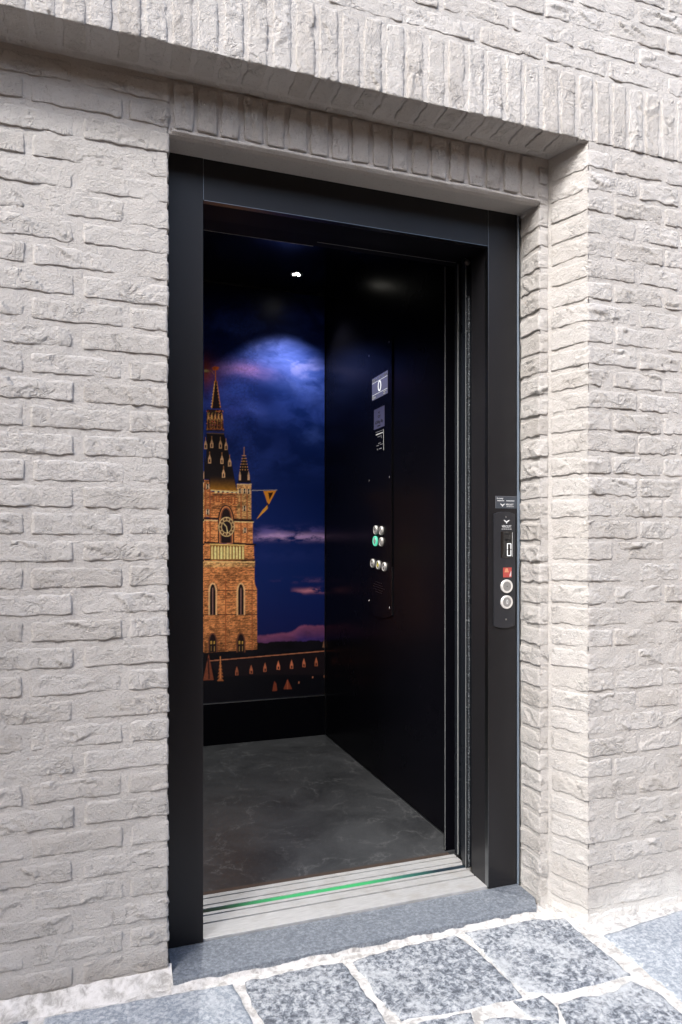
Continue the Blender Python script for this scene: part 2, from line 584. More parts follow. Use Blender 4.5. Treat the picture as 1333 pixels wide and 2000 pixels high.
def brick_mesh(path, T, L, seed, step=0.0048, rough=1.0, proud=0.0, end_a=True, end_b=True, tilt=None, crease=1.0):
    """A hand-moulded brick: PATH is the 3D polyline its faces follow, T the unit direction across, L the width.
    The base points lie on t=0 .. t=L along T. Returns a mesh in world coordinates."""
    r = random.Random(seed)
    P = [np.array(p, dtype=float) for p in path]
    T = np.array(T, dtype=float)
    seg = [np.linalg.norm(b - a) for a, b in zip(P, P[1:])]
    S = sum(seg)
    ns = max(7, int(S / step))
    ntt = max(7, int(L / step))
    # sample along the path, forcing the corners
    s = np.linspace(0, S, ns + 1)
    cum = np.concatenate([[0], np.cumsum(seg)])
    for cc in cum[1:-1]:
        i = int(np.argmin(abs(s - cc)))
        s[i] = cc
    # extra samples right at the edges for a crisp arris
    s = np.unique(np.round(np.concatenate([s, [0.0016, S - 0.0016]]), 6))
    t = np.unique(np.round(np.concatenate([np.linspace(0, L, ntt + 1), [0.0016, L - 0.0016]]), 6))
    ns, ntt = len(s), len(t)
    segn = []
    for a, b in zip(P, P[1:]):
        d = (b - a) / np.linalg.norm(b - a)
        n = np.cross(d, T)
        segn.append((d, n))
    SS, TT = np.meshgrid(s, t, indexing='ij')
    o1, o2 = r.uniform(0, 200), r.uniform(0, 200)
    # wobbly outline: shrink towards centre near the borders
    ea = fbm(TT * 45 + o1, TT * 0 + o2, 3) * 0.0028 * rough
    eb = fbm(TT * 45 + o2, TT * 0 + o1 + 5, 3) * 0.0028 * rough
    el_ = fbm(SS * 38 + o1, SS * 0 + o2 + 9, 4) * 0.0052 * rough
    eh = fbm(SS * 38 + o2, SS * 0 + o1 + 3, 4) * 0.0030 * rough
    u = SS / S
    v = TT / L
    # rounded corners of the outline
    rc = 0.006
    Sx = SS + (ea * (1 - u) if end_a else 0) + (eb * u if end_b else 0)
    Tx = TT + el_ * (1 - v) + eh * v
    dS = np.minimum(SS if end_a else 1.0, (S - SS) if end_b else 1.0)
    dT = np.minimum(TT, L - TT)
    cx = np.clip(1 - dS / rc, 0, 1)
    cy = np.clip(1 - dT / rc, 0, 1)
    pull = cx * cy * rc * 0.35
    Tx = Tx + np.where(TT < L / 2, pull, -pull)
    # height
    tl = r.uniform(-0.0004, 0.0026) if tilt is None else tilt
    h = proud + tl * (0.5 - v) + r.uniform(-0.0018, 0.0018) * (u - 0.5) * 2
    h = h + fbm(SS * 16 + o1, TT * 24 + o2, 3) * 0.0018 * rough
    h = h + fbm(SS * 75 + o2, TT * 95 + o1, 3) * 0.0018 * rough
    # folds left by the mould
    nc = int(r.choice((0, 1, 1, 2, 3)) * crease + r.random() * 0.6)
    for k in range(nc):
        c0 = np.array([r.uniform(0.1, 0.95) * S, r.uniform(0.15, 0.95) * L])
        an = r.uniform(-0.95, 0.35) + (math.pi if r.random() < 0.5 else 0)
        dv = np.array([math.cos(an), math.sin(an)])
        nv = np.array([-dv[1], dv[0]])
        al = (SS - c0[0]) * dv[0] + (TT - c0[1]) * dv[1]
        ac = (SS - c0[0]) * nv[0] + (TT - c0[1]) * nv[1] + fbm(SS * 40 + o1 + k * 7, TT * 40 + o2, 3) * 0.012
        win = np.exp(-(al / r.uniform(0.016, 0.045)) ** 2)
        A = r.uniform(0.0022, 0.0052) * rough
        h = h + A * win * np.where(ac > 0, np.exp(-ac / 0.012), -0.55 * np.exp(ac / 0.0045))
    # arrises: upper edge soft, lower edge crisp
    def roundoff(d, rad, depth):
        x = np.clip(1 - d / rad, 0, 1)
        return x * x * depth
    h = h - roundoff(TT, 0.0022, 0.0012) - roundoff(L - TT, 0.0060, 0.0030)
    if end_a:
        h = h - roundoff(SS, 0.0060, 0.0030)
    if end_b:
        h = h - roundoff(S - SS, 0.0035, 0.0018)
    # position on the path
    pos = np.zeros(SS.shape + (3,))
    nor = np.zeros(SS.shape + (3,))
    Sc = Sx
    for i, (d, n) in enumerate(segn):
        lo = -1e9 if i == 0 else cum[i]
        hi = 1e9 if i == len(segn) - 1 else cum[i + 1]
        m = (SS >= lo) & (SS <= hi) if i == 0 else (SS > lo) & (SS <= hi)
        pos[m] = P[i] + np.outer(Sc[m] - cum[i], d)
        nor[m] = n
    for i, cc in enumerate(cum[1:-1]):
        bis = segn[i][1] + segn[i + 1][1]
        bis /= np.linalg.norm(bis)
        m = abs(SS - cc) < 0.0035
        nor[m] = bis
        h = np.where(m, h - 0.0012, h)
    pos = pos + Tx[..., None] * T + h[..., None] * nor
    V = pos.reshape(-1, 3)
    idx = np.arange(ns * ntt).reshape(ns, ntt)
    a, b_, c_, d_ = idx[:-1, :-1], idx[1:, :-1], idx[1:, 1:], idx[:-1, 1:]
    F = np.stack([a, b_, c_, d_], -1).reshape(-1, 4)
    ring = np.concatenate([idx[:, 0], idx[-1, 1:], idx[-2::-1, -1], idx[0, -2:0:-1]])
    back = V[ring] - 0.016 * nor.reshape(-1, 3)[ring]
    base = len(V)
    V = np.concatenate([V, back])
    m = len(ring)
    j = np.arange(m)
    k2 = (j + 1) % m
    F2 = np.stack([ring[j], base + j, base + k2, ring[k2]], -1)
    F = np.concatenate([F, F2])
    me = bpy.data.meshes.new('brick')
    me.vertices.add(len(V))
    me.vertices.foreach_set('co', V.astype(np.float32).ravel())
    me.loops.add(len(F) * 4)
    me.loops.foreach_set('vertex_index', F.ravel().astype(np.int32))
    me.polygons.add(len(F))
    me.polygons.foreach_set('loop_start', (np.arange(len(F)) * 4).astype(np.int32))
    me.update(calc_edges=True)
    me.validate()
    return me


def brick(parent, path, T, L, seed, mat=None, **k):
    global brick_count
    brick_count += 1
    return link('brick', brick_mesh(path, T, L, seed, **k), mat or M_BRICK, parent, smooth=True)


def sheet(name, o, U, lu, V, lv, mat, parent, amp=0.0030, res=0.008, seed=0, **k):
    """displaced mortar sheet; normal is U x V"""
    o, U, V = (np.array(q, dtype=float) for q in (o, U, V))
    n = np.cross(U, V)
    nu, nv = max(2, int(lu / res)), max(2, int(lv / res))
    a = np.linspace(0, lu, nu + 1)
    b = np.linspace(0, lv, nv + 1)
    A, B = np.meshgrid(a, b, indexing='ij')
    h = fbm(A * 30 + seed, B * 30 + seed * 3, 4) * amp + fbm(A * 4 + seed, B * 4, 2) * amp * 0.6
    Vt = (o + A[..., None] * U + B[..., None] * V + h[..., None] * n).reshape(-1, 3)
    idx = np.arange((nu + 1) * (nv + 1)).reshape(nu + 1, nv + 1)
    F = np.stack([idx[:-1, :-1], idx[1:, :-1], idx[1:, 1:], idx[:-1, 1:]], -1).reshape(-1, 4)
    me = bpy.data.meshes.new(name)
    me.from_pydata(Vt.tolist(), [], F.tolist())
    return link(name, me, mat, parent, smooth=True, **k)


Z = (0, 0, 1)
X = (1, 0, 0)
REC = 0.0018    # how far the mortar lies behind the brick faces

# ------------------------------------------------------------------ outer wall (plane A)
wallA = empty('outer_brick_wall', 'pale greige painted brick wall with a soldier course lintel, standing proud around the lift recess', 'wall', kind='thing')
wallB = empty('recessed_brick_wall', 'greige painted brick wall set back under the big lintel around the black lift frame', 'wall', kind='thing')

ra = random.Random(3)
sd = 100
# courses right of the recess
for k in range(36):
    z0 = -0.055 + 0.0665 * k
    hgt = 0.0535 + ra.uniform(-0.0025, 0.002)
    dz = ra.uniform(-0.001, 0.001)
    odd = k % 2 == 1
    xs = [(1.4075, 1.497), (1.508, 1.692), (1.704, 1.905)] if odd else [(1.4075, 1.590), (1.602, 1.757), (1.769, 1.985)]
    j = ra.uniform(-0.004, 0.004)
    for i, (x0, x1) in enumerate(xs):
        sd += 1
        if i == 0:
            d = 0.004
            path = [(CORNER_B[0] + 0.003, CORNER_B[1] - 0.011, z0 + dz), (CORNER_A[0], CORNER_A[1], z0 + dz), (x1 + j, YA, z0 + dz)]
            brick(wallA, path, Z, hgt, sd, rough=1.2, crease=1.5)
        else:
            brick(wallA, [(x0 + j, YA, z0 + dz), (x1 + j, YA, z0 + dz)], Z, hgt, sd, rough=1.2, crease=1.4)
# soldier course over the recess
k = -5
while True:
    x0 = -0.204 + 0.0632 * k
    if x0 > 1.93:
        break
    sd += 1
    wd = 0.0505 + ra.uniform(-0.0025, 0.002)
    zt = 2.545 + ra.uniform(-0.003, 0.002)
    zb = 2.352 + ra.uniform(-0.0015, 0.0015)
    xx = x0 + ra.uniform(-0.001, 0.001)
    if xx + wd < 1.402:
        brick(wallA, [(xx, YA, zt), (xx, YA, zb), (xx, YA + 0.098, zb)], X, wd, sd, rough=1.15, crease=1.1, proud=0.0015, tilt=ra.uniform(-0.001, 0.001))
    else:
        brick(wallA, [(xx, YA, zt), (xx, YA, zb - 0.002)], X, wd, sd, rough=1.25, crease=1.5, proud=0.0015, tilt=0)
    k += 1
# second row of the soffit, along the recess
xx = -0.50
while xx < 1.34:
    sd += 1
    L = 0.21
    x1 = min(xx + L, 1.372)
    brick(wallA, [(xx, YA + 0.108, 2.3535), (xx, YA + 0.131, 2.3535)], X, x1 - xx, sd, rough=0.8, crease=0)
    xx += 0.222
# stretcher courses above the soldiers
for k in range(8):
    z0 = 2.5585 + 0.0665 * k
    offs = 0.0 if k % 2 == 0 else 0.112
    x = 0.577 - 0.228 * 5 + offs
    while x < 1.9:
        sd += 1
        if x + 0.213 > -0.52:
            dx = ra.uniform(-0.003, 0.003)
            brick(wallA, [(x + dx, YA, z0), (x + dx + 0.213, YA, z0)], Z, 0.0535 + ra.uniform(-0.002, 0.002), sd, rough=1.1, crease=1.2)
        x += 0.228

# mortar behind the faces of the outer wall
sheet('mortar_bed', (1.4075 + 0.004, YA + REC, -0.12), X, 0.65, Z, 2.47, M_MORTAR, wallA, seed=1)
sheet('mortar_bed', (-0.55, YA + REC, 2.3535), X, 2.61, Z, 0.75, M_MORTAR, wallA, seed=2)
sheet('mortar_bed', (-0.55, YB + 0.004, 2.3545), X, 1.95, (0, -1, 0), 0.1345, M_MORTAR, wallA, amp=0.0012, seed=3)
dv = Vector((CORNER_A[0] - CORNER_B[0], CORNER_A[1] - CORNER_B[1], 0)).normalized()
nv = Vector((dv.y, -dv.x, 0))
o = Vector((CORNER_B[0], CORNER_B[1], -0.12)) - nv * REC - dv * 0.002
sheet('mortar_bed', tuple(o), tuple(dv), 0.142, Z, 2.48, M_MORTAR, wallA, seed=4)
# solid body of the wall behind the mortar
def body(name, boxes, mat, parent):
    bm = bmesh.new()
    for b_ in boxes:
        bx(bm, *b_)
    return bm_link(name, bm, mat, parent)

body('wall_core', [(1.425, 4.6, YA + 0.012, 4.3, -0.3, 2.349), (-4.0, 4.6, YA + 0.012, 4.3, 2.62, 5.6), (-4.0, 4.6, YA + 0.012, YB - 0.002, 2.362, 2.618)], M_MORTAR, wallA)

# plain continuation outside the picture: coarse bricks joined in one mesh
def coarse(name, rects, y, dx, dz, parent, seed):
    r = random.Random(seed)
    vs, fs = [], []
    for (x0, x1, z0, z1) in rects:
        k = 0
        z = z0
        while z + dz <= z1 + 0.001:
            x = x0 - (dx / 2 if k % 2 else 0)
            while x < x1:
                a, b_ = max(x, x0), min(x + dx - 0.013, x1)
                if b_ - a > 0.02:
                    p = r.uniform(-0.0015, 0.0015)
                    q = len(vs)
                    zt, zb = z + dz - 0.014, z
                    e = 0.003
                    for (xa, xb, za, zb2, yy) in ((a, b_, zb, zt, y + 0.014), (a, b_, zb, zt, y + 0.003), (a + e, b_ - e, zb + e, zt - e, y + p)):
                        vs += [(xa, yy, za), (xb, yy, za), (xb, yy, zb2), (xa, yy, zb2)]
                    for L in (0, 4):
                        for i in range(4):
                            fs.append((q + L + i, q + L + (i + 1) % 4, q + L + 4 + (i + 1) % 4, q + L + 4 + i))
                    fs.append((q + 8, q + 9, q + 10, q + 11))
                x += dx
            z += dz
            k += 1
    me = bpy.data.meshes.new(name)
    me.from_pydata(vs, [], fs)
    o = link(name, me, M_BRICK, parent)
    o['kind'] = 'stuff'
    return o

coarse('bricks', [(2.01, 4.4, -0.055, 2.33), (2.12, 4.4, 2.5585, 5.4), (-3.9, -0.56, 2.5585, 5.4), (-0.55, 2.1, 3.0905, 5.4)], YA, 0.228, 0.0665, wallA, 5)
coarse('bricks', [(-3.9, -0.585, 2.352, 2.56), (1.96, 4.4, 2.352, 2.56)], YA, 0.0632, 0.205, wallA, 6)
sheet('mortar_bed', (2.05, YA + REC + 0.002, -0.12), X, 2.5, Z, 5.7, M_MORTAR, wallA, res=0.1, seed=8)
sheet('mortar_bed', (-4.0, YA + REC + 0.002, 2.3535), X, 3.46, Z, 3.2, M_MORTAR, wallA, res=0.1, seed=8)
sheet('mortar_bed', (-0.55, YA + REC + 0.002, 3.09), X, 2.61, Z, 2.45, M_MORTAR, wallA, res=0.1, seed=8)

# ------------------------------------------------------------------ recessed wall (plane B)
rb = random.Random(11)
sd = 2000
for k in range(35):
    z0 = 0.009 + 0.0671 * k
    hgt = 0.052 + rb.uniform(-0.0025, 0.002)
    if k == 34:
        hgt = 0.050
    odd = k % 2 == 1
    j = rb.uniform(-0.004, 0.003)
    xs = [(0.081, XL), (-0.153, 0.062), (-0.383, -0.172)] if odd else [(-0.034, XL), (-0.272, -0.059), (-0.50, -0.290)]
    for i, (x0, x1) in enumerate(xs):
        sd += 1
        zz = z0 + rb.uniform(-0.0012, 0.0012)
        if i == 0:
            brick(wallB, [(x0 + j, YB, zz), (x1 + rb.uniform(-0.0015, 0.0015), YB, zz), (x1, YB + 0.106, zz)], Z, hgt, sd, crease=1.0, proud=0.0022 if k > 31 else 0.0)
        else:
            brick(wallB, [(x0 + j, YB, zz), (x1 + j, YB, zz)], Z, hgt, sd, crease=1.1, proud=0.0022 if k > 31 else 0.0)
# narrow pier right of the frame
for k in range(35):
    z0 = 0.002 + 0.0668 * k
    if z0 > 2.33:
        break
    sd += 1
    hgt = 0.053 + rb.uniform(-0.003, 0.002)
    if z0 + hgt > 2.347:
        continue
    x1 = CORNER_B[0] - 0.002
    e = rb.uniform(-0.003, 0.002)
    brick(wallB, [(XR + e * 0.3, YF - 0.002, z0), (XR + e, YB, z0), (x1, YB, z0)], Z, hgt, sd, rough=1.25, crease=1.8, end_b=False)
# soldiers over the lift frame
for k in range(19):
    x0 = 0.191 + 0.0630 * k
    if x0 + 0.05 > 1.36:
        break
    sd += 1
    wd = 0.0495 + rb.uniform(-0.003, 0.002)
    brick(wallB, [(x0, YB, 2.347), (x0, YB, 2.226 + rb.uniform(-0.003, 0.003))], X, wd, sd, rough=1.1, crease=1.5, proud=0.0035, tilt=0)
# mortar of the recessed wall
sheet('mortar_bed', (-0.52, YB + REC, -0.06), X, 0.52 + XL - 0.004, Z, 2.42, M_MORTAR, wallB, seed=21)
sheet('mortar_bed', (XL - 0.003, YB + REC, -0.06), (0, 1, 0), YF - YB, Z, 2.28, M_MORTAR, wallB, seed=22)
sheet('mortar_bed', (XL - 0.004, YB + REC + 0.0025, 2.214), X, 1.20, Z, 0.145, M_MORTAR, wallB, seed=23)
sheet('mortar_bed', (XR + 0.005, YB + REC, -0.06), X, 0.03, Z, 2.29, M_MORTAR, wallB, seed=24)
sheet('mortar_bed', (XR + 0.0045, YF, -0.06), (0, -1, 0), YF - YB - 0.002, Z, 2.28, M_MORTAR, wallB, seed=25)
# rough mortar lip under the soldiers and the plastered lintel plate
bm = bmesh.new()
n = 160
prev = None
for i in range(n + 1):
    x = 0.186 + i / n * 1.142
    a = 0.0035 + 0.0045 * abs(float(fbm(np.array([x * 28.0]), np.array([3.3]), 4)[0]))
    b_ = 0.004 * float(fbm(np.array([x * 22.0]), np.array([8.1]), 4)[0])
    ring = [bm.verts.new(p) for p in ((x, YB + 0.004, 2.224 + b_), (x, YB - a * 0.9, 2.219 + b_), (x, YB - a, 2.2125 + b_ * 0.5), (x, YB + 0.004, 2.208))]
    if prev:
        for q in range(3):
            bm.faces.new((prev[q], ring[q], ring[q + 1], prev[q + 1]))
    prev = ring
bmesh.ops.recalc_face_normals(bm, faces=bm.faces)
bm_link('mortar_lip', bm, M_MORTAR, wallB, smooth=True)
prism('lintel_plate', [(YB + 0.003, 2.207), (YB + 0.016, 2.2035), (YB + 0.018, 2.2095), (YF + 0.02, 2.2185), (YF + 0.02, 2.226), (YB + 0.006, 2.226)], 'x', 0.176, 1.329, M_MORTAR, wallB)
body('wall_core', [(-4.0, XL - 0.012, YB + 0.012, 4.3, -0.3, 2.618), (XR + 0.014, 1.42, YB + 0.012, 4.3, -0.3, 2.618), (XL - 0.011, XR + 0.013, YB + 0.012, 2.25, 2.228, 2.618), (XL - 0.011, XR + 0.013, 4.0, 4.3, -0.3, 2.618)], M_MORTAR, wallB)
coarse('bricks', [(-3.9, -0.51, 0.009, 2.36)], YB, 0.228, 0.0671, wallB, 9)
sheet('mortar_bed', (-4.0, YB + REC + 0.002, -0.12), X, 3.5, Z, 2.48, M_MORTAR, wallB, res=0.1, seed=28)
# cement fillet at the foot of the recessed wall
def fillet(name, x0, x1, prof, seed, parent):
    bm = bmesh.new()
    nn = int((x1 - x0) / 0.008)
    prev = None
    for i in range(nn + 1):
        x = x0 + (x1 - x0) * i / nn
        ring = []
        for q, (y, z) in enumerate(prof):
            dy = 0.016 * float(fbm(np.array([x * 16.0 + q]), np.array([seed + q * 0.3]), 4)[0]) * (0 if q == 0 else 1)
            dz_ = 0.006 * float(fbm(np.array([x * 20.0 + q]), np.array([seed + 30 + q * 0.7]), 4)[0])
            ring.append(bm.verts.new((x, y + dy, z + (dz_ if q < len(prof) - 1 else 0))))
        if prev:
            for q in range(len(prof) - 1):
                bm.faces.new((prev[q], ring[q], ring[q + 1], prev[q + 1]))
        prev = ring
    bmesh.ops.recalc_face_normals(bm, faces=bm.faces)
    return bm_link(name, bm, M_CEMENT, parent, smooth=True)

# ------------------------------------------------------------------ ground
def zg(y):
    return -0.030 - 0.05 * (1.83 - y) if y > 1.0 else -0.0715

pav = empty('pavement', kind='structure')
bm = bmesh.new()
ys = [1.99, 1.83, 1.6, 1.3, 1.0, -3.2, -60, -800]
xsn = [-800, -30, -4, -1, 0, 1, 2, 5, 30, 800]
grid = [[bm.verts.new((x, y, zg(y) - 0.004)) for x in xsn] for y in ys]
for i in range(len(ys) - 1):
    for j in range(len(xsn) - 1):
        bm.faces.new((grid[i + 1][j], grid[i + 1][j + 1], grid[i][j + 1], grid[i][j]))
bm_link('joint_bed', bm, M_STREET, pav, origin=(0, 0, -0.06))

# rough cement joints near the door, a little proud
def pave_sheet():
    res = 0.012
    a = np.arange(-0.6, 2.2, res)
    b_ = np.arange(0.9, 1.90, res)
    A, B = np.meshgrid(a, b_, indexing='ij')
    zz = np.where(B > 1.0, -0.030 - 0.05 * (1.83 - B), -0.0715)
    zz = zz + 0.0015 + fbm(A * 18, B * 18, 4) * 0.0028
    V = np.stack([A, B, zz], -1).reshape(-1, 3)
    idx = np.arange(V.shape[0]).reshape(len(a), len(b_))
    F = np.stack([idx[:-1, :-1], idx[1:, :-1], idx[1:, 1:], idx[:-1, 1:]], -1).reshape(-1, 4)
    me = bpy.data.meshes.new('cement_joint')
    me.from_pydata(V.tolist(), [], F.tolist())
    link('cement_joint', me, M_CEMENT, pav, smooth=True)

pave_sheet()


def pt_seg(p, a, b):
    ab = b - a
    t_ = np.clip(((p - a) @ ab) / (ab @ ab), 0, 1)
    return np.linalg.norm(p - a - t_[:, None] * ab, axis=1)


def inside(px, py, poly):
    c = np.zeros(px.shape, bool)
    n_ = len(poly)
    j_ = n_ - 1
    for i_ in range(n_):
        xi, yi = poly[i_]
        xj, yj = poly[j_]
        if yi != yj:
            cond = ((yi > py) != (yj > py)) & (px < (xj - xi) * (py - yi) / (yj - yi) + xi)
            c ^= cond
        j_ = i_
    return c


def paver(poly, seed, mat, rise=0.006, res=0.011, rough=1.0, parent=None, round_=2):
    """a riven stone flag: outline subdivided and jittered, top displaced"""
    r = random.Random(seed)
    pts = [Vector((p[0], p[1])) for p in poly]
    cn = sum(pts, Vector((0, 0))) / len(pts)
    pts = [p + (p - cn).normalized() * 0.004 for p in pts]
    # densify with ragged edge
    outl = []
    for a, b in zip(pts, pts[1:] + pts[:1]):
        n_ = max(1, int((b - a).length / 0.018))
        for i in range(n_):
            q = a.lerp(b, i / n_)
            d = (b - a).normalized()
            nn_ = Vector((-d.y, d.x))
            jit = 0.010 * rough * float(fbm(np.array([q.x * 30 + seed]), np.array([q.y * 30.0]), 3)[0])
            outl.append(q + nn_ * jit)
    bm = bmesh.new()
    cen = sum(outl, Vector((0, 0))) / len(outl)
    rings = []
    K = 9
    for k_ in range(K):
        f = [0.0, 0.012, 0.045, 0.12, 0.24, 0.40, 0.58, 0.76, 0.90][k_]
        ring = []
        for q in outl:
            p = q.lerp(cen, f)
            hgt = rise * (0.0 if k_ == 0 else (0.72 if k_ == 1 else 1.0))
            hgt += 0.0045 * rough * float(fbm(np.array([p.x * 14 + seed]), np.array([p.y * 14.0]), 4)[0]) * (0 if k_ == 0 else 1)
            z = zg(p.y) + hgt
            ring.append(bm.verts.new((p.x, p.y, z - (0.006 if k_ == 0 else 0))))
        rings.append(ring)
    m_ = len(outl)
    for a, b in zip(rings, rings[1:]):
        for i in range(m_):
            bm.faces.new((a[i], a[(i + 1) % m_], b[(i + 1) % m_], b[i]))
    bm.faces.new(rings[-1])
    bmesh.ops.recalc_face_normals(bm, faces=bm.faces)
    return bm_link('paving_stone', bm, mat, parent, smooth=True)


flags = {
    'p1': ([(0.666, 1.802), (0.781, 1.817), (0.995, 1.825), (1.021, 1.711), (1.031, 1.544), (0.858, 1.548), (0.703, 1.56), (0.68, 1.653)], M_PAVE),
    'p2': ([(1.029, 1.827), (1.237, 1.824), (1.353, 1.796), (1.357, 1.686), (1.362, 1.524), (1.12, 1.527), (1.049, 1.558), (1.036, 1.683)], M_PAVE),
    'p3': ([(1.414, 1.689), (1.744, 1.722), (2.022, 1.726), (2.1, 1.30), (1.80, 1.10), (1.526, 1.121), (1.416, 1.339), (1.417, 1.52)], M_PAVE2),
    'p4': ([(1.106, 1.49), (1.29, 1.484), (1.346, 1.502), (1.377, 1.446), (1.378, 1.361), (1.312, 1.285), (1.069, 1.365)], M_PAVE),
    'p5': ([(1.004, 1.529), (1.082, 1.523), (1.095, 1.475), (1.064, 1.435), (1.045, 1.446), (1.005, 1.482)], M_PAVE),
    'p6': ([(0.74, 1.537), (0.869, 1.529), (0.855, 1.468), (0.797, 1.437), (0.655, 1.467)], M_PAVE),
    'p7': ([(0.895, 1.494), (0.935, 1.497), (1.035, 1.452), (1.059, 1.419), (0.992, 1.357), (0.857, 1.401)], M_PAVE),
    'p8': ([(0.369, 1.812), (0.544, 1.816), (0.634, 1.806), (0.641, 1.776), (0.663, 1.592), (0.657, 1.532), (0.409, 1.547), (0.372, 1.705)], M_PAVE),
    'p9': ([(-0.119, 1.835), (0.088, 1.826), (0.334, 1.814), (0.355, 1.678), (0.36, 1.573), (0.117, 1.582), (-0.138, 1.665)], M_PAVE2),
    'q1': ([(-0.50, 1.83), (-0.16, 1.835), (-0.17, 1.62), (-0.48, 1.60)], M_PAVE),
    'q2': ([(-0.50, 1.56), (-0.12, 1.60), (-0.02, 1.55), (-0.06, 1.28), (-0.48, 1.25)], M_PAVE),
    'q3': ([(0.02, 1.555), (0.35, 1.545), (0.40, 1.50), (0.42, 1.25), (0.02, 1.27)], M_PAVE2),
    'q4': ([(0.44, 1.51), (0.62, 1.50), (0.64, 1.44), (0.78, 1.41), (0.81, 1.24), (0.46, 1.25)], M_PAVE),
    'q5': ([(0.86, 1.36), (0.98, 1.32), (1.04, 1.33), (1.28, 1.25), (1.30, 1.08), (0.85, 1.06)], M_PAVE),
}
for i, (kk, (poly, mt)) in enumerate(flags.items()):
    paver(poly, 40 + i * 3, mt, parent=pav, rough=0.5 if mt is M_PAVE2 else 1.0)
# the street beyond the picture
rr = random.Random(5)
for (ytop, ybot, mt_) in ((1.03, -3.1, M_STREET),):
    bm = bmesh.new()
    y = ytop
    while y > ybot:
        dy = rr.uniform(0.22, 0.34)
        x = -3.8 + rr.uniform(0, 0.3)
        while x < 5:
            dx = rr.uniform(0.25, 0.5)
            zz = zg(y)
            bx(bm, x, x + dx - 0.025, y - dy + 0.022, y, -0.09, zz + 0.004 + rr.uniform(-0.001, 0.002), 0.004)
            x += dx
        y -= dy
    bm_link('paving_stones', bm, mt_, pav, kind='stuff')
fillet('cement_fillet', -1.4, 0.186, [(YB + 0.01, 0.012), (YB - 0.006, 0.002), (YB - 0.024, -0.016), (YB - 0.048, -0.034)], 5, pav)
fillet('cement_fillet', 0.18, 1.30, [(1.852, -0.012), (1.846, -0.018), (1.838, -0.026), (1.825, -0.034)], 7, pav)
fillet('cement_fillet', 1.42, 2.4, [(YA + 0.01, -0.028), (YA - 0.004, -0.030), (YA - 0.018, -0.033), (YA - 0.035, -0.040)], 9, pav)

# unseen facade behind the camera, added and stepped in height to shape the light
fac = empty('added_facade', kind='structure')
body('added_facade_wall', [(-16, -5.3, -3.6, -3.2, -0.1, 7.8), (-5.3, 12, -3.59, -3.21, -0.1, 3.9)], M_ROOFWALL, fac)
for x in (-9.5, -6.5, -3.9, -0.5, 2.5, 5.5, 8.5):
    for z in ((0.6, 2.4) if x > -5.3 else (1.0, 3.2, 5.4)):
        box('added_facade_window', x, x + 1.0, -3.215, -3.19, z, z + 1.4, M_GLASS, fac)

# ------------------------------------------------------------------ doorstep
step = prism('stone_doorstep', [(0.186, 1.846), (1.290, 1.846), (1.322, 1.900), (1.322, 1.999), (0.186, 1.999)], 'z', -0.006, -0.08, M_STEP, None, bev=0.0015)
tag(step, 'grey blue honed stone doorstep slab in front of the lift sill', 'doorstep')

# ------------------------------------------------------------------ lift door frame
fr = empty('lift_door_frame', 'black powder coated steel portal frame around the open lift doorway', 'door frame')
box('side_jamb', 0.181, 0.284, YF, 2.10, -0.004, 2.2185, M_FRAME, fr, bev=0.0012)
box('side_jamb', 1.209, 1.3165, YF, 2.105, -0.004, 2.2185, M_FRAME, fr, bev=0.0012)
box('header_panel', 0.2855, 1.2075, YF + 0.0015, 2.02, 2.100, 2.2185, M_FRAME, fr, bev=0.0012)
box('header_lining', 0.2855, 1.2075, 2.0203, 2.11, 2.1004, 2.2185, M_TRACK, fr)
box('edge_trim', 0.2842, 0.2852, YF + 0.0003, YF + 0.02, 2.10, 2.217, M_TRIM, fr)
box('edge_trim', 1.2078, 1.2088, YF + 0.0003, YF + 0.02, 0.0, 2.217, M_TRIM, fr)  # slim strip added where the jamb bevel would catch light
box('edge_trim', 0.286, 1.207, YF + 0.0005, YF + 0.02, 2.0985, 2.0998, M_TRIM, fr)
# peeling film / sealant along the right side
bm = bmesh.new()
prev = None
for i in range(240):
    z = -0.004 + i / 239 * 2.215
    wz = 0.0065 + 0.003 * float(fbm(np.array([z * 9.0]), np.array([1.7]), 5)[0])
    if 1.06 < z < 1.30:
        wz += 0.004 + 0.004 * float(fbm(np.array([z * 40.0]), np.array([4.0]), 3)[0])
    ring = [bm.verts.new(p) for p in ((1.3166, YF - 0.001, z), (1.3172, YF - 0.005, z), (1.3178 + wz * 0.45, YF - 0.0055, z), (1.3175 + wz, YF - 0.004, z), (1.3175 + wz, YF + 0.006, z))]
    if prev:
        for q in range(4):
            bm.faces.new((prev[q], ring[q], ring[q + 1], prev[q + 1]))
    prev = ring
bmesh.ops.recalc_face_normals(bm, faces=bm.faces)
bm_link('protective_film', bm, M_FILM, fr, smooth=True, label='strip of blue grey protective film along the right jamb')

# ------------------------------------------------------------------ sill
sill = empty('aluminium_door_sill', 'worn aluminium threshold with dark grooves and a green strip with a painted reflection between landing and lift', 'sill')
def srail(name, y0, y1, top=0.001, mat=M_ALU):
    box(name, 0.2855, 1.2205 if y0 > 2.1 else 1.2085, y0, y1, -0.02, top, mat, sill, bev=0.0005)
box('sill_base', 0.2855, 1.221, 2.001, 2.255, -0.06, -0.018, M_RUBBER, sill)
srail('sill_plate', 2.001, 2.0780)
srail('sill_rail', 2.0870, 2.1220)
srail('sill_rail', 2.1310, 2.1430)
srail('green_strip', 2.1440, 2.1660, -0.001, M_GREEN)
srail('sill_rail', 2.1670, 2.1830)
srail('sill_rail', 2.1910, 2.2240)
srail('sill_rail', 2.2320, 2.2500)

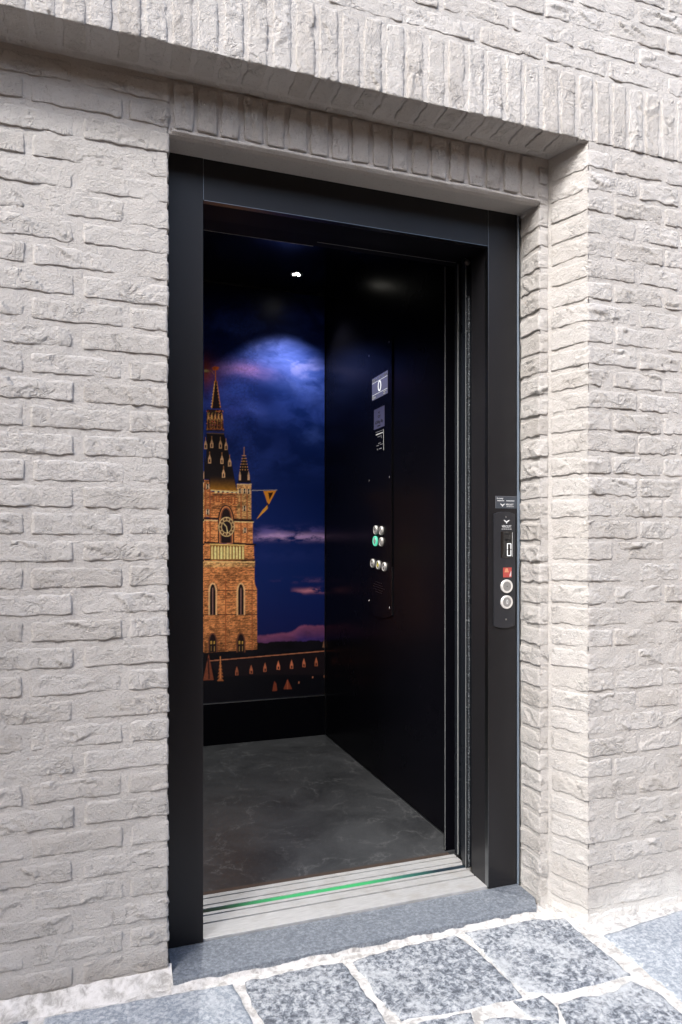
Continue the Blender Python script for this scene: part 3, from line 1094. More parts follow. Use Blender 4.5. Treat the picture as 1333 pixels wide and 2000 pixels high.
# ------------------------------------------------------------------ lift car
CX0, CX1, CY0, CY1, CZ = 0.17, 1.27, 2.285, 3.915, 2.585
car = empty('lift_car', 'black panelled lift car interior seen through the open doorway, with dark marble look floor', 'lift')
box('floor_panel', CX0, CX1, 2.272, CY1, -0.04, 0.0, M_FLOOR, car)
box('floor_edge_trim', 0.20, 1.205, 2.2515, 2.2705, -0.03, 0.001, simple('brown_worn_edge', (0.10, 0.075, 0.062), 0.35, 0.3), car)
box('side_wall', CX1, CX1 + 0.03, 2.40, CY1 + 0.03, -0.04, CZ, M_CAR, car)
box('side_wall', CX0 - 0.03, CX0, 2.40, CY1 + 0.03, -0.04, CZ, M_CAR, car)
box('back_wall', CX0 + 0.001, CX1 - 0.001, CY1 + 0.004, CY1 + 0.03, -0.04, CZ, M_CAR, car)
box('ceiling_panel', CX0 - 0.03, CX1 + 0.03, 2.26, CY1 + 0.03, CZ + 0.001, CZ + 0.03, M_CEIL, car)
box('skirting_board', CX0 + 0.002, CX1 - 0.005, CY1 - 0.010, CY1 + 0.002, 0.0015, 0.231, M_CAR, car)
box('edge_trim', CX0 + 0.002, CX1 - 0.004, CY1 - 0.011, CY1 + 0.002, 0.2315, 0.2350, M_EDGE, car)
box('edge_trim', CX0 + 0.002, CX1 - 0.002, CY1 - 0.009, CY1 + 0.001, CZ - 0.0035, CZ - 0.0005, M_TRIM, car)
box('corner_clip', CX1 - 0.050, CX1 - 0.003, CY1 - 0.0125, CY1 - 0.0092, CZ - 0.0060, CZ - 0.0010, M_EDGE, car)
box('edge_trim', CX1 - 0.0045, CX1 - 0.0015, CY1 - 0.0115, CY1 - 0.008, 0.002, 0.245, M_TRIM, car)
box('edge_trim', CX1 - 0.0030, CX1 - 0.0010, CY1 - 0.004, CY1 - 0.001, 0.246, CZ - 0.008, M_TRIM, car)
box('floor_seal', CX1 - 0.004, CX1 - 0.001, 2.42, CY1 - 0.012, 0.0005, 0.0035, M_TRIM, car)
# front returns of the car
box('front_return', 1.2035, 1.32, 2.285, 2.297, -0.03, CZ, M_CAR, car, bev=0.001)
box('front_return', 1.2640, 1.32, 2.2975, 2.399, -0.03, CZ, M_CAR, car)
box('front_return', 0.12, 0.215, 2.285, 2.297, -0.03, CZ, M_CAR, car, bev=0.001)
box('front_header', 0.2155, 1.203, 2.287, 2.297, 2.150, CZ, M_CAR, car, bev=0.001)

box('edge_trim', 1.2024, 1.2036, 2.2838, 2.2860, 0.004, 2.14, M_LINE, car)  # paints the bright line on the return's bevel
# spot lamp in the ceiling
lamp = empty('ceiling_spot_lamp', 'small round three-diode spot lamp shining in the black lift ceiling', 'lamp', loc=(1.02, 3.642, CZ))
lathe('lamp_bezel', (1.02, 3.642, CZ), 'z', [(0.036, -0.001), (0.036, 0.003), (0.031, 0.005), (0.027, 0.001)], M_LAMPRIM, lamp)
for i in range(3):
    a = i * 2.094 + 0.5
    lathe('led', (1.02 + 0.015 * math.cos(a), 3.642 + 0.015 * math.sin(a), CZ), 'z', [(0.0085, 0.0), (0.0085, 0.004), (0.005, 0.006)], M_LED, lamp, n=14)
sl = bpy.data.lights.new('spot_light', 'SPOT')
sl.energy = 11
sl.spot_size = R(100)
sl.spot_blend = 0.55
sl.shadow_soft_size = 0.02
sl.color = (1.0, 0.97, 0.92)
so = bpy.data.objects.new('spot_light', sl)
col.objects.link(so)
so.parent = lamp
so.location = (0, 0, -0.012)

added_lamp = empty('ceiling_spot_lamp', 'added unseen spot lamp behind the header, lifting the light on the mural', 'lamp', loc=(0.42, 2.78, CZ))
lathe('lamp_bezel', (0.42, 2.78, CZ), 'z', [(0.036, -0.001), (0.036, 0.003), (0.031, 0.005), (0.027, 0.001)], M_LAMPRIM, added_lamp)
for i in range(3):
    a = i * 2.094 + 0.5
    lathe('led', (0.42 + 0.015 * math.cos(a), 2.78 + 0.015 * math.sin(a), CZ), 'z', [(0.0085, 0.0), (0.0085, 0.004), (0.005, 0.006)], M_LED, added_lamp, n=14)
added_light = bpy.data.lights.new('spot_light', 'SPOT')
added_light.energy = 58  # extra lamp added out of sight to brighten mural and floor
added_light.spot_size = R(112)
added_light.spot_blend = 0.7
added_light.shadow_soft_size = 0.02
added_light.color = (1.0, 0.95, 0.88)
added_light_o = bpy.data.objects.new('spot_light', added_light)
col.objects.link(added_light_o)
added_light_o.parent = added_lamp
added_light_o.location = (0, 0, -0.012)

# ------------------------------------------------------------------ printed mural on the back wall
MX0, MX1, MZ0, MZ1 = CX0 + 0.001, CX1 - 0.004, 0.2355, CZ - 0.0045
MRES = 0.003
mw_, mh_ = int((MX1 - MX0) / MRES) + 1, int((MZ1 - MZ0) / MRES) + 1
gx = np.linspace(MX0, MX1, mw_)
gz = np.linspace(MZ0, MZ1, mh_)
GX, GZ = np.meshgrid(gx, gz, indexing='ij')
YM = 3.915
_c, _s = math.cos(R(19.28)), math.sin(R(19.28))


def mp(u, v):
    """where a measured point of the print lies on the mural (x, z)"""
    a = (u - 666.5) / 1362
    b_ = (1062 - v) / 1362
    dx_, dy_ = a * _c + _s, -a * _s + _c
    t_ = YM / dy_
    return (dx_ * t_, HC + b_ * t_)


def srgb(r, g, b_):
    c = np.array([r, g, b_], dtype=float) / 255
    return np.where(c <= 0.04045, c / 12.92, ((c + 0.055) / 1.055) ** 2.4)


IM = np.zeros(GX.shape + (3,))
# sky of the print: vertical gradient by height
zs = [mp(600, v)[1] for v in (1290, 1235, 1130, 1000, 900, 820, 740, 680, 620, 577)]
cs = np.array([srgb(*c) for c in ((16, 14, 30), (30, 32, 86), (20, 40, 98), (16, 38, 98), (18, 42, 104), (22, 48, 118), (30, 56, 132), (28, 50, 130), (12, 24, 84), (3, 6, 26))])
for i in range(3):
    IM[..., i] = np.interp(GZ, zs, cs[:, i])


def blend(mask, colr):
    m_ = np.clip(mask, 0, 1)[..., None]
    IM[:] = IM * (1 - m_) + m_ * np.array(colr)


def blob(u, v, ru, rv, rot=0.0):
    cx, cz = mp(u, v)
    k_ = 4.15 / 1362 * 1.0
    a = (GX - cx) * math.cos(rot) + (GZ - cz) * math.sin(rot)
    b_ = -(GX - cx) * math.sin(rot) + (GZ - cz) * math.cos(rot)
    return np.exp(-((a / (ru * k_)) ** 2 + (b_ / (rv * k_)) ** 2))


wx = fbm(GX * 3 + 5, GZ * 4 + 2, 5) * 0.5
cl = fbm(GX * 4.5 + wx, GZ * 8 + wx + 4, 6, 0.6) + 0.5
cl2 = fbm(GX * 9 + wx * 2 + 30, GZ * 16 + 14, 6, 0.62) + 0.5
fade = np.interp(GZ, [mp(600, 960)[1], mp(600, 880)[1], mp(600, 660)[1], mp(600, 600)[1]], [0, 0.5, 1.0, 0.1])
blend(fade * np.clip((cl - 0.38) * 1.6, 0, 1) * 0.75, srgb(92, 104, 200))
blend(blob(560, 700, 60, 40) * (0.45 + 0.8 * cl2), srgb(138, 140, 232))
blend(blob(600, 745, 50, 26, -0.5) * (0.35 + 0.9 * cl2), srgb(130, 134, 226))
blend(blob(480, 720, 50, 16) * (0.5 + 0.8 * cl2), srgb(150, 112, 190))
blend(blob(450, 790, 40, 40) * (0.15 + 0.7 * cl2), srgb(84, 82, 170))
blend(blob(515, 775, 38, 20, -0.5) * 0.75, srgb(22, 40, 108))
blend(blob(540, 850, 80, 26, -0.2) * 0.5 * (0.5 + cl), srgb(16, 38, 102))
blend(blob(610, 850, 26, 18, -0.3) * 0.9 * cl2, srgb(86, 98, 176))
blend(blob(500, 800, 30, 10, -0.5) * cl2, srgb(92, 96, 180))


IM *= np.array([0.52, 0.84, 1.05])
blend(blob(470, 722, 62, 12) * (0.15 + 0.8 * cl2), srgb(150, 112, 186))
blend(blob(575, 710, 60, 22, -0.35) * np.clip(cl2 * 1.7 - 0.45, 0, 1) * 0.85, srgb(160, 162, 244))
blend(blob(545, 690, 40, 30) * np.clip(cl * 1.5 - 0.4, 0, 1) * 0.5, srgb(120, 136, 232))


def band(v, half, c, u0=490, u1=640, thr=0.45, k_=2.0, sc_=10, seed=0, bright=1.0):
    zc = mp(560, v)[1]
    hh = half * 4.15 / 1362
    n_ = fbm(GX * sc_ + seed, GZ * sc_ * 2.4 + seed, 6, 0.62) + 0.5
    g = np.exp(-(((GZ - zc) + 0.012 * fbm(GX * 6 + seed, GX * 0, 3)) / hh) ** 2)
    a0, a1 = mp(u0, v)[0], mp(u1, v)[0]
    wdw = np.clip((GX - a0) / 0.10, 0, 1)
    blend(g * wdw * np.clip((n_ - thr) * k_ + 0.5, 0, 1) * bright, c)


band(1048, 7, srgb(196, 160, 214), 486, 660, 0.42, 2.4, 12, 3, 1.0)
band(1038, 9, srgb(110, 96, 170), 486, 660, 0.5, 2.0, 12, 9, 0.7)
band(1133, 4, srgb(120, 84, 130), 520, 660, 0.45, 2.0, 10, 5, 0.8)
band(1154, 4.5, srgb(206, 130, 150), 566, 660, 0.40, 2.4, 13, 7, 1.0)
band(1085, 14, srgb(30, 46, 112), 486, 660, 0.4, 1.5, 8, 17, 0.6)
# pink bank low over the horizon
ztop = np.interp(GX[:, 0], [mp(500, 0)[0], mp(560, 0)[0], mp(590, 0)[0], mp(640, 0)[0]], [mp(500, 1237)[1], mp(560, 1231)[1], mp(590, 1224)[1], mp(640, 1223)[1]])
ztop = ztop + 0.02 * fbm(GX[:, 0] * 16, GX[:, 0] * 0 + 4, 5)
g = np.clip((ztop[:, None] - GZ) / 0.012, 0, 1)
q = np.clip((ztop[:, None] - GZ) / 0.085, 0, 1)
pink = srgb(150, 84, 118) * 0.9
purp = srgb(62, 44, 106)
cc = pink * (1 - q[..., None]) + purp * q[..., None]
cc = cc * (0.75 + 0.6 * (fbm(GX * 12, GZ * 30, 5) + 0.5))[..., None]
IM[:] = IM * (1 - g[..., None]) + g[..., None] * cc
# horizon, dark roofs below
zh = np.interp(GX[:, 0], [mp(400, 0)[0], mp(520, 0)[0], mp(640, 0)[0]], [mp(400, 1256)[1], mp(520, 1254)[1], mp(640, 1250)[1]]) + 0.008 * fbm(GX[:, 0] * 40, GX[:, 0] * 0 + 2, 4)
g = np.clip((zh[:, None] - GZ) / 0.006, 0, 1)
IM[:] = IM * (1 - g[..., None]) + g[..., None] * (srgb(14, 12, 20) * (0.7 + 0.8 * (fbm(GX * 20, GZ * 40, 4) + 0.5))[..., None])


def poly(pts, c, world=False, tex=None):
    P_ = [p if world else mp(*p) for p in pts]
    xs_ = [p[0] for p in P_]
    zs_ = [p[1] for p in P_]
    i0, i1 = np.searchsorted(gx, min(xs_)) - 1, np.searchsorted(gx, max(xs_)) + 1
    j0, j1 = np.searchsorted(gz, min(zs_)) - 1, np.searchsorted(gz, max(zs_)) + 1
    i0, j0 = max(0, i0), max(0, j0)
    i1, j1 = min(mw_, i1), min(mh_, j1)
    if i1 <= i0 or j1 <= j0:
        return
    sx_, sz_ = GX[i0:i1, j0:j1], GZ[i0:i1, j0:j1]
    acc = 0
    for ox, oz in ((-0.25, -0.25), (0.25, -0.25), (-0.25, 0.25), (0.25, 0.25)):
        acc = acc + inside(sx_ + ox * MRES, sz_ + oz * MRES, P_) * 0.25
    col_ = np.array(c) if len(np.shape(c)) == 1 else c
    if tex is not None:
        col_ = col_ * tex(sx_, sz_)[..., None]
    m_ = acc[..., None]
    IM[i0:i1, j0:j1] = IM[i0:i1, j0:j1] * (1 - m_) + m_ * col_


def line(p, q, wpx, c):
    (x0, z0), (x1, z1) = mp(*p), mp(*q)
    d = Vector((x1 - x0, z1 - z0))
    if d.length < 1e-6:
        return
    n_ = Vector((-d.y, d.x)).normalized() * wpx * 0.5 * 4.15 / 1362
    poly([(x0 + n_.x, z0 + n_.y), (x1 + n_.x, z1 + n_.y), (x1 - n_.x, z1 - n_.y), (x0 - n_.x, z0 - n_.y)], c, True)


def masonry(x, z):
    r_ = fbm(x * 70, z * 190, 4, 0.7)
    row = np.abs(((z / 0.0135 + 0.6 * vnoise(x * 8, z * 8)) % 1) - 0.5)
    r2 = fbm(x * 9, z * 9, 4)
    k3 = fbm(x * 30 + 9, z * 30, 4, 0.6)
    v_ = 0.80 + 0.75 * r_ - 0.22 * (row > 0.38) + 0.40 * r2
    v_ = v_ * np.where(k3 > 0.28, 0.62, 1.0)
    v_ = v_ * np.interp(z, [0.46, 0.62, 0.80, 1.0, 1.12, 1.3, 1.5], [0.62, 0.80, 1.0, 1.02, 1.12, 0.92, 0.86])
    return np.clip(v_, 0.15, 1.25)


OR1, OR2, OR3 = srgb(250, 160, 98), srgb(255, 190, 122), srgb(168, 84, 48)
DK = srgb(34, 20, 24)
DK2 = srgb(58, 34, 34)
CRM = srgb(250, 222, 160)
SKY = IM.copy()
# orange glow at the mast light
blend(blob(396, 722, 16, 20) * 1.0, srgb(220, 96, 50))
blend(blob(392, 723, 30, 34) * 0.5, srgb(150, 70, 90))
blend(blob(400, 724, 7, 2.2) * 1.3, srgb(255, 225, 150))
# main tower shaft: spans down from the octagonal spire; continues left out of view
poly([(300, 1085), (497, 1085), (498, 1140), (502, 1150), (503, 1268), (300, 1282)], OR1, tex=masonry)
poly([(300, 1095), (498, 1093), (498, 1107), (300, 1109)], OR2, tex=masonry)
poly([(300, 1060), (496, 1063), (497, 1096), (300, 1096)], OR1, tex=masonry)
poly([(300, 1010), (493, 1018), (494, 1062), (300, 1058)], OR1, tex=masonry)
poly([(412, 960), (470, 964), (470, 1016), (412, 1014)], OR1, tex=masonry)
# left and right corner turrets
poly([(385, 936), (411, 938), (412, 1010), (385, 1009)], OR1, tex=masonry)
poly([(463, 946), (491, 946), (491, 1016), (463, 1014)], OR2, tex=masonry)
poly([(470, 1018), (494, 1018), (494, 1062), (470, 1062)], OR1, tex=masonry)
for uu in (471, 483):
    line((uu, 950), (uu, 1060), 2.0, OR3)
line((402, 945), (402, 1058), 2.0, OR3)
line((410, 940), (411, 1060), 2.0, OR3)
# string courses
for (a, b_, wv_) in (((300, 1009), (428, 1013), 3), ((456, 1015), (495, 1017), 4), ((300, 1057), (430, 1061), 3.5), ((455, 1061), (500, 1064), 3.5), ((300, 1091), (498, 1094), 3.0), ((300, 1153), (502, 1153), 1.5), ((300, 1201), (503, 1200), 1.5)):
    line(a, b_, wv_, DK)
line((300, 1013), (428, 1017), 1.5, CRM)
line((458, 1019), (496, 1020), 1.5, CRM)
line((300, 1096), (498, 1098), 2.0, srgb(255, 206, 140))
for uu in (441, 493):
    line((uu, 1134), (uu, 1270), 1.5, OR3)
# arches under the parapet
for i in range(9):
    uu = 417 + i * 6
    line((uu, 967 + i * 0.6), (uu, 980 + i * 0.6), 1.8, OR3)
for i in range(6):
    uu = 420 + i * 9
    poly([(uu, 958), (uu + 5, 958), (uu + 5, 963), (uu, 963)], CRM)
    line((uu - 3, 966), (uu + 5, 967), 1.6, DK2)
line((412, 957), (466, 961), 2.0, CRM)
# floodlit gallery
poly([(411, 1062), (478, 1064), (478, 1094), (411, 1094)], srgb(150, 104, 50))
for i in range(11):
    uu = 413 + i * 6.0
    poly([(uu, 1070), (uu + 1.8, 1065), (uu + 3.8, 1070), (uu + 3.8, 1092), (uu, 1092)], srgb(255, 236, 160) if i % 2 else srgb(250, 224, 150))
line((410, 1063), (479, 1065), 2.0, srgb(240, 200, 120))
# little slit windows in the turrets
for (a, b_) in ((396, 949), (406, 950), (406, 1000), (469, 959), (478, 959), (486, 960), (478, 993), (479, 1036)):
    poly([(a - 3, b_ - 5), (a + 3, b_ - 5), (a + 3, b_ + 5), (a - 3, b_ + 5)], srgb(228, 196, 160))
    poly([(a - 2, b_ - 5), (a + 2, b_ - 5), (a + 0.7, b_), (a + 2, b_ + 5), (a - 2, b_ + 5), (a - 0.7, b_)], DK)


def gothic(cu, top, bot, hw, inner, rim, w_=2.0):
    pts = [(cu - hw, bot)]
    spring = top + hw * 2.0
    for i in range(9):
        a = i / 8
        pts.append((cu - hw * (1 - a ** 1.8), spring - (spring - top) * math.sin(a * math.pi / 2)))
    for i in range(9):
        a = 1 - i / 8
        pts.append((cu + hw * (1 - a ** 1.8), spring - (spring - top) * math.sin(a * math.pi / 2)))
    pts.append((cu + hw, bot))
    poly(pts, rim)
    sh = [(cu + (p[0] - cu) * (1 - w_ / hw), min(bot, p[1] + w_)) for p in pts]
    poly(sh, inner)


# clock niche and clock
gothic(442, 986, 1060, 16, OR1 * 0.8, DK2, 2.5)
gothic(442, 991, 1060, 11.5, DK, srgb(120, 70, 56), 2.5)
line((442, 1040), (442, 1060), 13, DK)
cx, cz = 443.0, 1029.0


def ring(r0, r1, c, n_=40):
    o_ = [(cx + r1 * math.cos(i / n_ * 6.2832), cz + r1 * 1.22 * math.sin(i / n_ * 6.2832)) for i in range(n_ + 1)]
    i_ = [(cx + r0 * math.cos(i / n_ * 6.2832), cz + r0 * 1.22 * math.sin(i / n_ * 6.2832)) for i in range(n_ + 1)]
    poly(o_ + i_[::-1], c)


ring(0, 15.5, DK)
ring(9.8, 15.5, srgb(96, 62, 44))
ring(14.4, 15.9, srgb(236, 202, 146))
ring(9.2, 10.4, srgb(236, 202, 146))
for i in range(12):
    a = i / 12 * 6.2832
    line((cx + 11 * math.cos(a), cz + 13.4 * math.sin(a)), (cx + 14 * math.cos(a), cz + 17 * math.sin(a)), 1.8, srgb(232, 198, 140))
line((443, 1029), (437, 1022), 1.4, CRM)
line((443, 1029), (445, 1042), 1.4, CRM)
# tall windows
for uu in (416, 471):
    gothic(uu, 1138, 1201, 8.5, DK, srgb(252, 196, 140), 3.0)
    line((uu, 1148), (uu, 1200), 1.6, srgb(170, 130, 120))
    gothic(uu, 1236, 1274, 9, DK, srgb(120, 74, 56), 2.5)
    for k_ in (-3, 3):
        line((uu + k_, 1252), (uu + k_, 1258), 2.8, srgb(216, 168, 80))
        line((uu + k_, 1262), (uu + k_, 1272), 1.3, srgb(180, 140, 80))
# spire
SP = srgb(26, 20, 26)
poly([(404, 846), (438, 846), (446, 880), (455, 915), (463, 958), (411, 956), (403, 900)], SP)
g = np.clip((GZ - mp(440, 962)[1]) / 0.10, 0, 1)
insp = inside(GX, GZ, [mp(*p) for p in [(411, 900), (451, 900), (463, 960), (411, 957)]])
gl = ((1 - g) ** 2 * insp * 0.75)
blend(gl, srgb(222, 150, 48))
line((404, 846), (438, 847), 2.2, srgb(110, 86, 76))
line((404, 841), (439, 842), 2.2, srgb(60, 46, 46))
poly([(404, 800), (434, 800), (438, 840), (403, 840)], DK2)
rj = random.Random(9)
for i in range(5):
    uu = 407.5 + i * 6.6
    line((uu - 1.6, 838), (uu - 1.2, 812), 1.3, srgb(216, 140, 80))
    line((uu + 1.8, 836), (uu + 1.4, 810), 1.0, srgb(150, 86, 60))
    poly([(uu - 3, 822), (uu, 806), (uu + 3, 822), (uu, 818)], srgb(238, 176, 112))
    poly([(uu - 1.2, 836), (uu - 1.2, 824), (uu + 1.2, 824), (uu + 1.2, 836)], DK)
for i in range(60):
    a, b_ = rj.uniform(404, 437), rj.uniform(801, 840)
    line((a - 0.9, b_), (a + 0.9, b_ + rj.uniform(-1, 1)), rj.uniform(0.9, 1.8), srgb(rj.randint(150, 250), rj.randint(90, 170), rj.randint(50, 110)))
line((404, 838), (438, 838), 1.5, srgb(190, 110, 60))
poly([(414, 798), (419.5, 742), (423, 742), (432, 798)], DK)
line((414, 797), (420, 744), 1.8, srgb(236, 158, 66))
line((424, 744), (431, 797), 1.2, srgb(200, 120, 60))
for i in range(8):
    v_ = 752 + i * 6
    hw_ = 2 + i * 0.9
    line((421 - hw_ - 1, v_), (421 - hw_ + 1, v_), 1.5, CRM)
    line((422 + hw_ - 1, v_), (422 + hw_ + 1.5, v_), 1.5, srgb(226, 150, 80))
line((421.5, 722), (421.5, 746), 2.2, srgb(214, 120, 60))
poly([(414, 718), (420, 715), (429, 717), (426, 723), (417, 724)], srgb(232, 110, 50))
line((411, 722), (419, 731), 1.0, srgb(220, 140, 90))
# dormers on the spire
for (a, b_) in ((414, 866), (431, 867), (442, 870), (402, 868), (410, 896), (434, 897), (449, 902), (437, 924), (397, 920), (397, 896)):
    poly([(a - 3, b_ + 9), (a - 3, b_), (a, b_ - 9), (a + 3, b_), (a + 3, b_ + 9)], srgb(226, 176, 132))
    poly([(a - 1.2, b_ + 7), (a - 1.2, b_ + 1), (a + 1.2, b_ + 1), (a + 1.2, b_ + 7)], DK)
    line((a, b_ - 14), (a, b_ - 8), 1.0, srgb(200, 140, 90))
# right turret roof
poly([(465, 943), (469, 915), (477, 886), (485, 915), (491, 943)], SP)
for k_ in range(6):
    for i in range(-1, 3):
        a, b_ = 477 + (i - 0.5) * (2.0 + k_ * 0.6), 890 + k_ * 5.5
        line((a - 1, b_), (a + 1, b_), 1.8, srgb(222, 160, 104))
line((477, 873), (477, 890), 1.3, srgb(200, 140, 96))
for a in (469, 486):
    poly([(a - 2, 938), (a - 2, 928), (a, 920), (a + 2, 928), (a + 2, 938)], srgb(222, 176, 140))
line((463, 946), (492, 946), 2.0, srgb(240, 200, 150))
poly([(386, 935), (390, 912), (395, 885), (400, 890), (406, 915), (411, 936)], SP)
# pennant on its pole
line((492, 958), (542, 957), 1.0, srgb(190, 180, 180))
poly([(515, 959), (540, 958), (526, 985), (523, 983)], srgb(236, 148, 48))
poly([(524, 962), (534, 962), (527, 976)], srgb(60, 34, 20))
poly([(524, 985), (523, 994), (501, 1015), (514, 995)], srgb(232, 160, 60))
line((523, 982), (524, 990), 2.0, srgb(70, 40, 20))
# the half of the tower that the jamb hides mirrors the visible half
xc = mp(443, 1000)[0]
hw_t = mp(503.5, 1000)[0] - xc
c0 = int(np.searchsorted(gx, mp(399, 1000)[0]))
for i in range(c0):
    xm = 2 * xc - gx[i]
    if abs(gx[i] - xc) < hw_t:
        IM[i] = IM[min(mw_ - 1, int(np.searchsorted(gx, xm)))]
    else:
        IM[i] = SKY[i]
# long roof with lit ridge and dormers
poly([(300, 1295), (400, 1289), (640, 1268), (640, 1372), (300, 1378)], srgb(9, 9, 18))
poly([(407, 1292), (640, 1272), (640, 1318), (520, 1318), (430, 1322)], srgb(28, 20, 26))
line((407, 1291), (640, 1271), 1.8, srgb(196, 124, 92))
for (a, b_, k_) in ((463, 1310, 0.6), (491, 1307, 0.75), (518, 1303, 0.85), (544, 1299, 1.1), (570, 1297, 1.0), (594, 1294, 0.9), (618, 1292, 0.7)):
    poly([(a - 3, b_ + 9), (a - 3, b_ + 1), (a, b_ - 9), (a + 3, b_ + 1), (a + 3, b_ + 9)], srgb(226, 130, 92) * k_)
    poly([(a - 1.3, b_ + 8), (a - 1.3, b_ + 3), (a + 1.6, b_ + 3), (a + 1.6, b_ + 8)], srgb(70, 30, 30))
poly([(397, 1329), (408, 1277), (418, 1328)], srgb(140, 74, 52))
line((407, 1285), (409, 1326), 3.0, srgb(66, 34, 30))
for k_ in range(6):
    v_ = 1290 + k_ * 7
    hw_ = 2 + k_ * 1.0
    poly([(431 - hw_, v_ + 5), (431, v_ - 4), (431 + hw_, v_ + 5)], srgb(190, 112, 66))
line((431, 1282), (431, 1325), 2.0, srgb(220, 140, 84))
poly([(532, 1350), (536, 1330), (540, 1335), (542, 1349)], srgb(140, 66, 44))
poly([(554, 1346), (562, 1326), (571, 1346)], srgb(140, 66, 44))
line((562, 1328), (562, 1346), 2, srgb(180, 96, 66))
poly([(630, 1264), (633, 1250), (636, 1266)], srgb(140, 100, 80))
for (a, b_) in ((611, 1321), (634, 1319), (584, 1331)):
    line((a, b_), (a, b_ + 4), 2.5, srgb(190, 120, 90))

gr = 1 + 0.32 * fbm(GX * 110, GZ * 110, 3, 0.8)
IM *= np.where(GX < mp(505, 1000)[0], gr, 1 + 0.06 * (gr - 1))[..., None]
me = bpy.data.meshes.new('wall_mural')
V = np.stack([GX, np.full(GX.shape, CY1 - 0.0005), GZ], -1).reshape(-1, 3)
idx = np.arange(V.shape[0]).reshape(mw_, mh_)
F = np.stack([idx[:-1, :-1], idx[1:, :-1], idx[1:, 1:], idx[:-1, 1:]], -1).reshape(-1, 4)
me.vertices.add(len(V))
me.vertices.foreach_set('co', V.astype(np.float32).ravel())
me.loops.add(len(F) * 4)
me.loops.foreach_set('vertex_index', F.ravel().astype(np.int32))
me.polygons.add(len(F))
me.polygons.foreach_set('loop_start', (np.arange(len(F)) * 4).astype(np.int32))
me.update(calc_edges=True)
at = me.color_attributes.new('print', 'FLOAT_COLOR', 'POINT')
rgba = np.concatenate([np.clip(IM, 0, 1).reshape(-1, 3), np.ones((len(V), 1))], 1).astype(np.float32)
at.data.foreach_set('color', rgba.ravel())
m, t, b = newmat('printed_mural_film')
vc = t.nodes.new('ShaderNodeVertexColor')
vc.layer_name = 'print'
gain = mixc(t, 1.0, vc.outputs[0], (1.0, 1.0, 1.0), 'MULTIPLY')
t.links.new(gain, b.inputs['Base Color'])
b.inputs['Roughness'].default_value = 0.38
b.inputs['Specular IOR Level'].default_value = 0.35
mural = link('wall_mural', me, m, None)
tag(mural, 'tall night photograph of a floodlit clock tower printed on the lift back wall', 'mural')

# ------------------------------------------------------------------ doors
def leaf(y0, y1, x0, label, name='sliding_door'):
    o_ = empty(name, label, 'door', 'telescopic door leaves parked at the right', loc=(x0, (y0 + y1) / 2, 0))
    box('door_panel', x0 + 0.002, 1.62, y0, y1, 0.006, 2.135, M_DOOR, o_, bev=0.001)
    box('edge_strip', x0 - 0.0006, x0 + 0.0018, y0 + 0.001, y0 + 0.005, 0.01, 2.13, M_LINE, o_)  # pale strip in place of the leaf edge highlight
    return o_

l1 = leaf(2.222, 2.252, 1.2225, 'innermost black sliding lift door leaf, slid open behind the right jamb')
l2 = leaf(2.168, 2.205, 1.2225, 'middle black sliding lift door leaf with a painted edge highlight, slid open at the right')
# light curtain profile / brush between the leaves
seal = empty('brush_seal_post', 'speckled dark brush strip with small bright screws beside the right jamb', 'seal', loc=(1.225, 2.13, 0))
box('channel_profile', 1.2040, 1.2075, 2.1330, 2.160, 0.004, 2.09, M_DOOR, seal, bev=0.0005)
box('backing_strip', 1.2080, 1.2300, 2.1350, 2.150, 0.004, 2.05, M_DOOR, seal)
box('brush_strip', 1.2120, 1.2185, 2.1320, 2.1348, 0.004, 1.98, M_BRUSH, seal)
box('edge_strip', 1.2026, 1.2038, 2.1315, 2.134, 0.004, 2.09, M_LINE, seal)  # painted glint along the profile edge
for z in (1.98, 1.86, 1.63, 0.86, 0.56):
    for x in (1.2060, 1.2150):
        lathe('screw', (x, 2.1328, z), '-y', [(0.0030, 0), (0.0028, 0.0012), (0.001, 0.0015)], M_SCREW, seal, n=10)
zz = 0.30
while zz < 1.95:
    lathe('rivet', (1.2065, 2.1328, zz), '-y', [(0.0012, 0), (0.001, 0.001)], M_SCREW, seal, n=6)
    zz += 0.0625
# door tracks above the opening
trk = empty('door_track', 'black overhead door tracks with thin bright lower edges inside the header', 'door track', loc=(0.75, 2.15, 2.13))
box('track_rail', 0.20, 1.60, 2.115, 2.175, 2.1300, 2.20, M_TRACK, trk)
box('edge_strip', 0.770, 1.19, 2.1145, 2.1155, 2.1292, 2.1300, M_LINE, trk)
box('track_rail', 0.20, 1.60, 2.185, 2.245, 2.1420, 2.22, M_TRACK, trk)
box('edge_strip', 0.700, 1.225, 2.2435, 2.2450, 2.1408, 2.1420, M_LINE, trk)
box('track_rail', 0.20, 0.698, 2.2465, 2.285, 2.1440, 2.22, M_TRACK, trk)
box('edge_strip', 0.20, 0.698, 2.2835, 2.2850, 2.1428, 2.1440, M_LINE, trk)
box('track_rail', 0.699, 1.60, 2.2465, 2.285, 2.1450, 2.22, M_TRACK, trk)
lathe('hanger_bolt', (1.192, 2.105, 2.084), '-y', [(0.010, 0), (0.010, 0.006), (0.005, 0.008)], M_EDGE, trk, n=6)
box('stop_bracket', 1.180, 1.207, 2.106, 2.112, 2.078, 2.0995, M_DOOR, trk)

# ------------------------------------------------------------------ landing call panel on the right jamb
def arcplate(x0, x1, z0, z1, sag):
    pts = []
    for i in range(13):
        a = i / 12
        pts.append((x0 + (x1 - x0) * a, z0 - sag * (1 - (2 * a - 1) ** 2)))
    for i in range(13):
        a = 1 - i / 12
        pts.append((x0 + (x1 - x0) * a, z1 + sag * (1 - (2 * a - 1) ** 2)))
    return pts


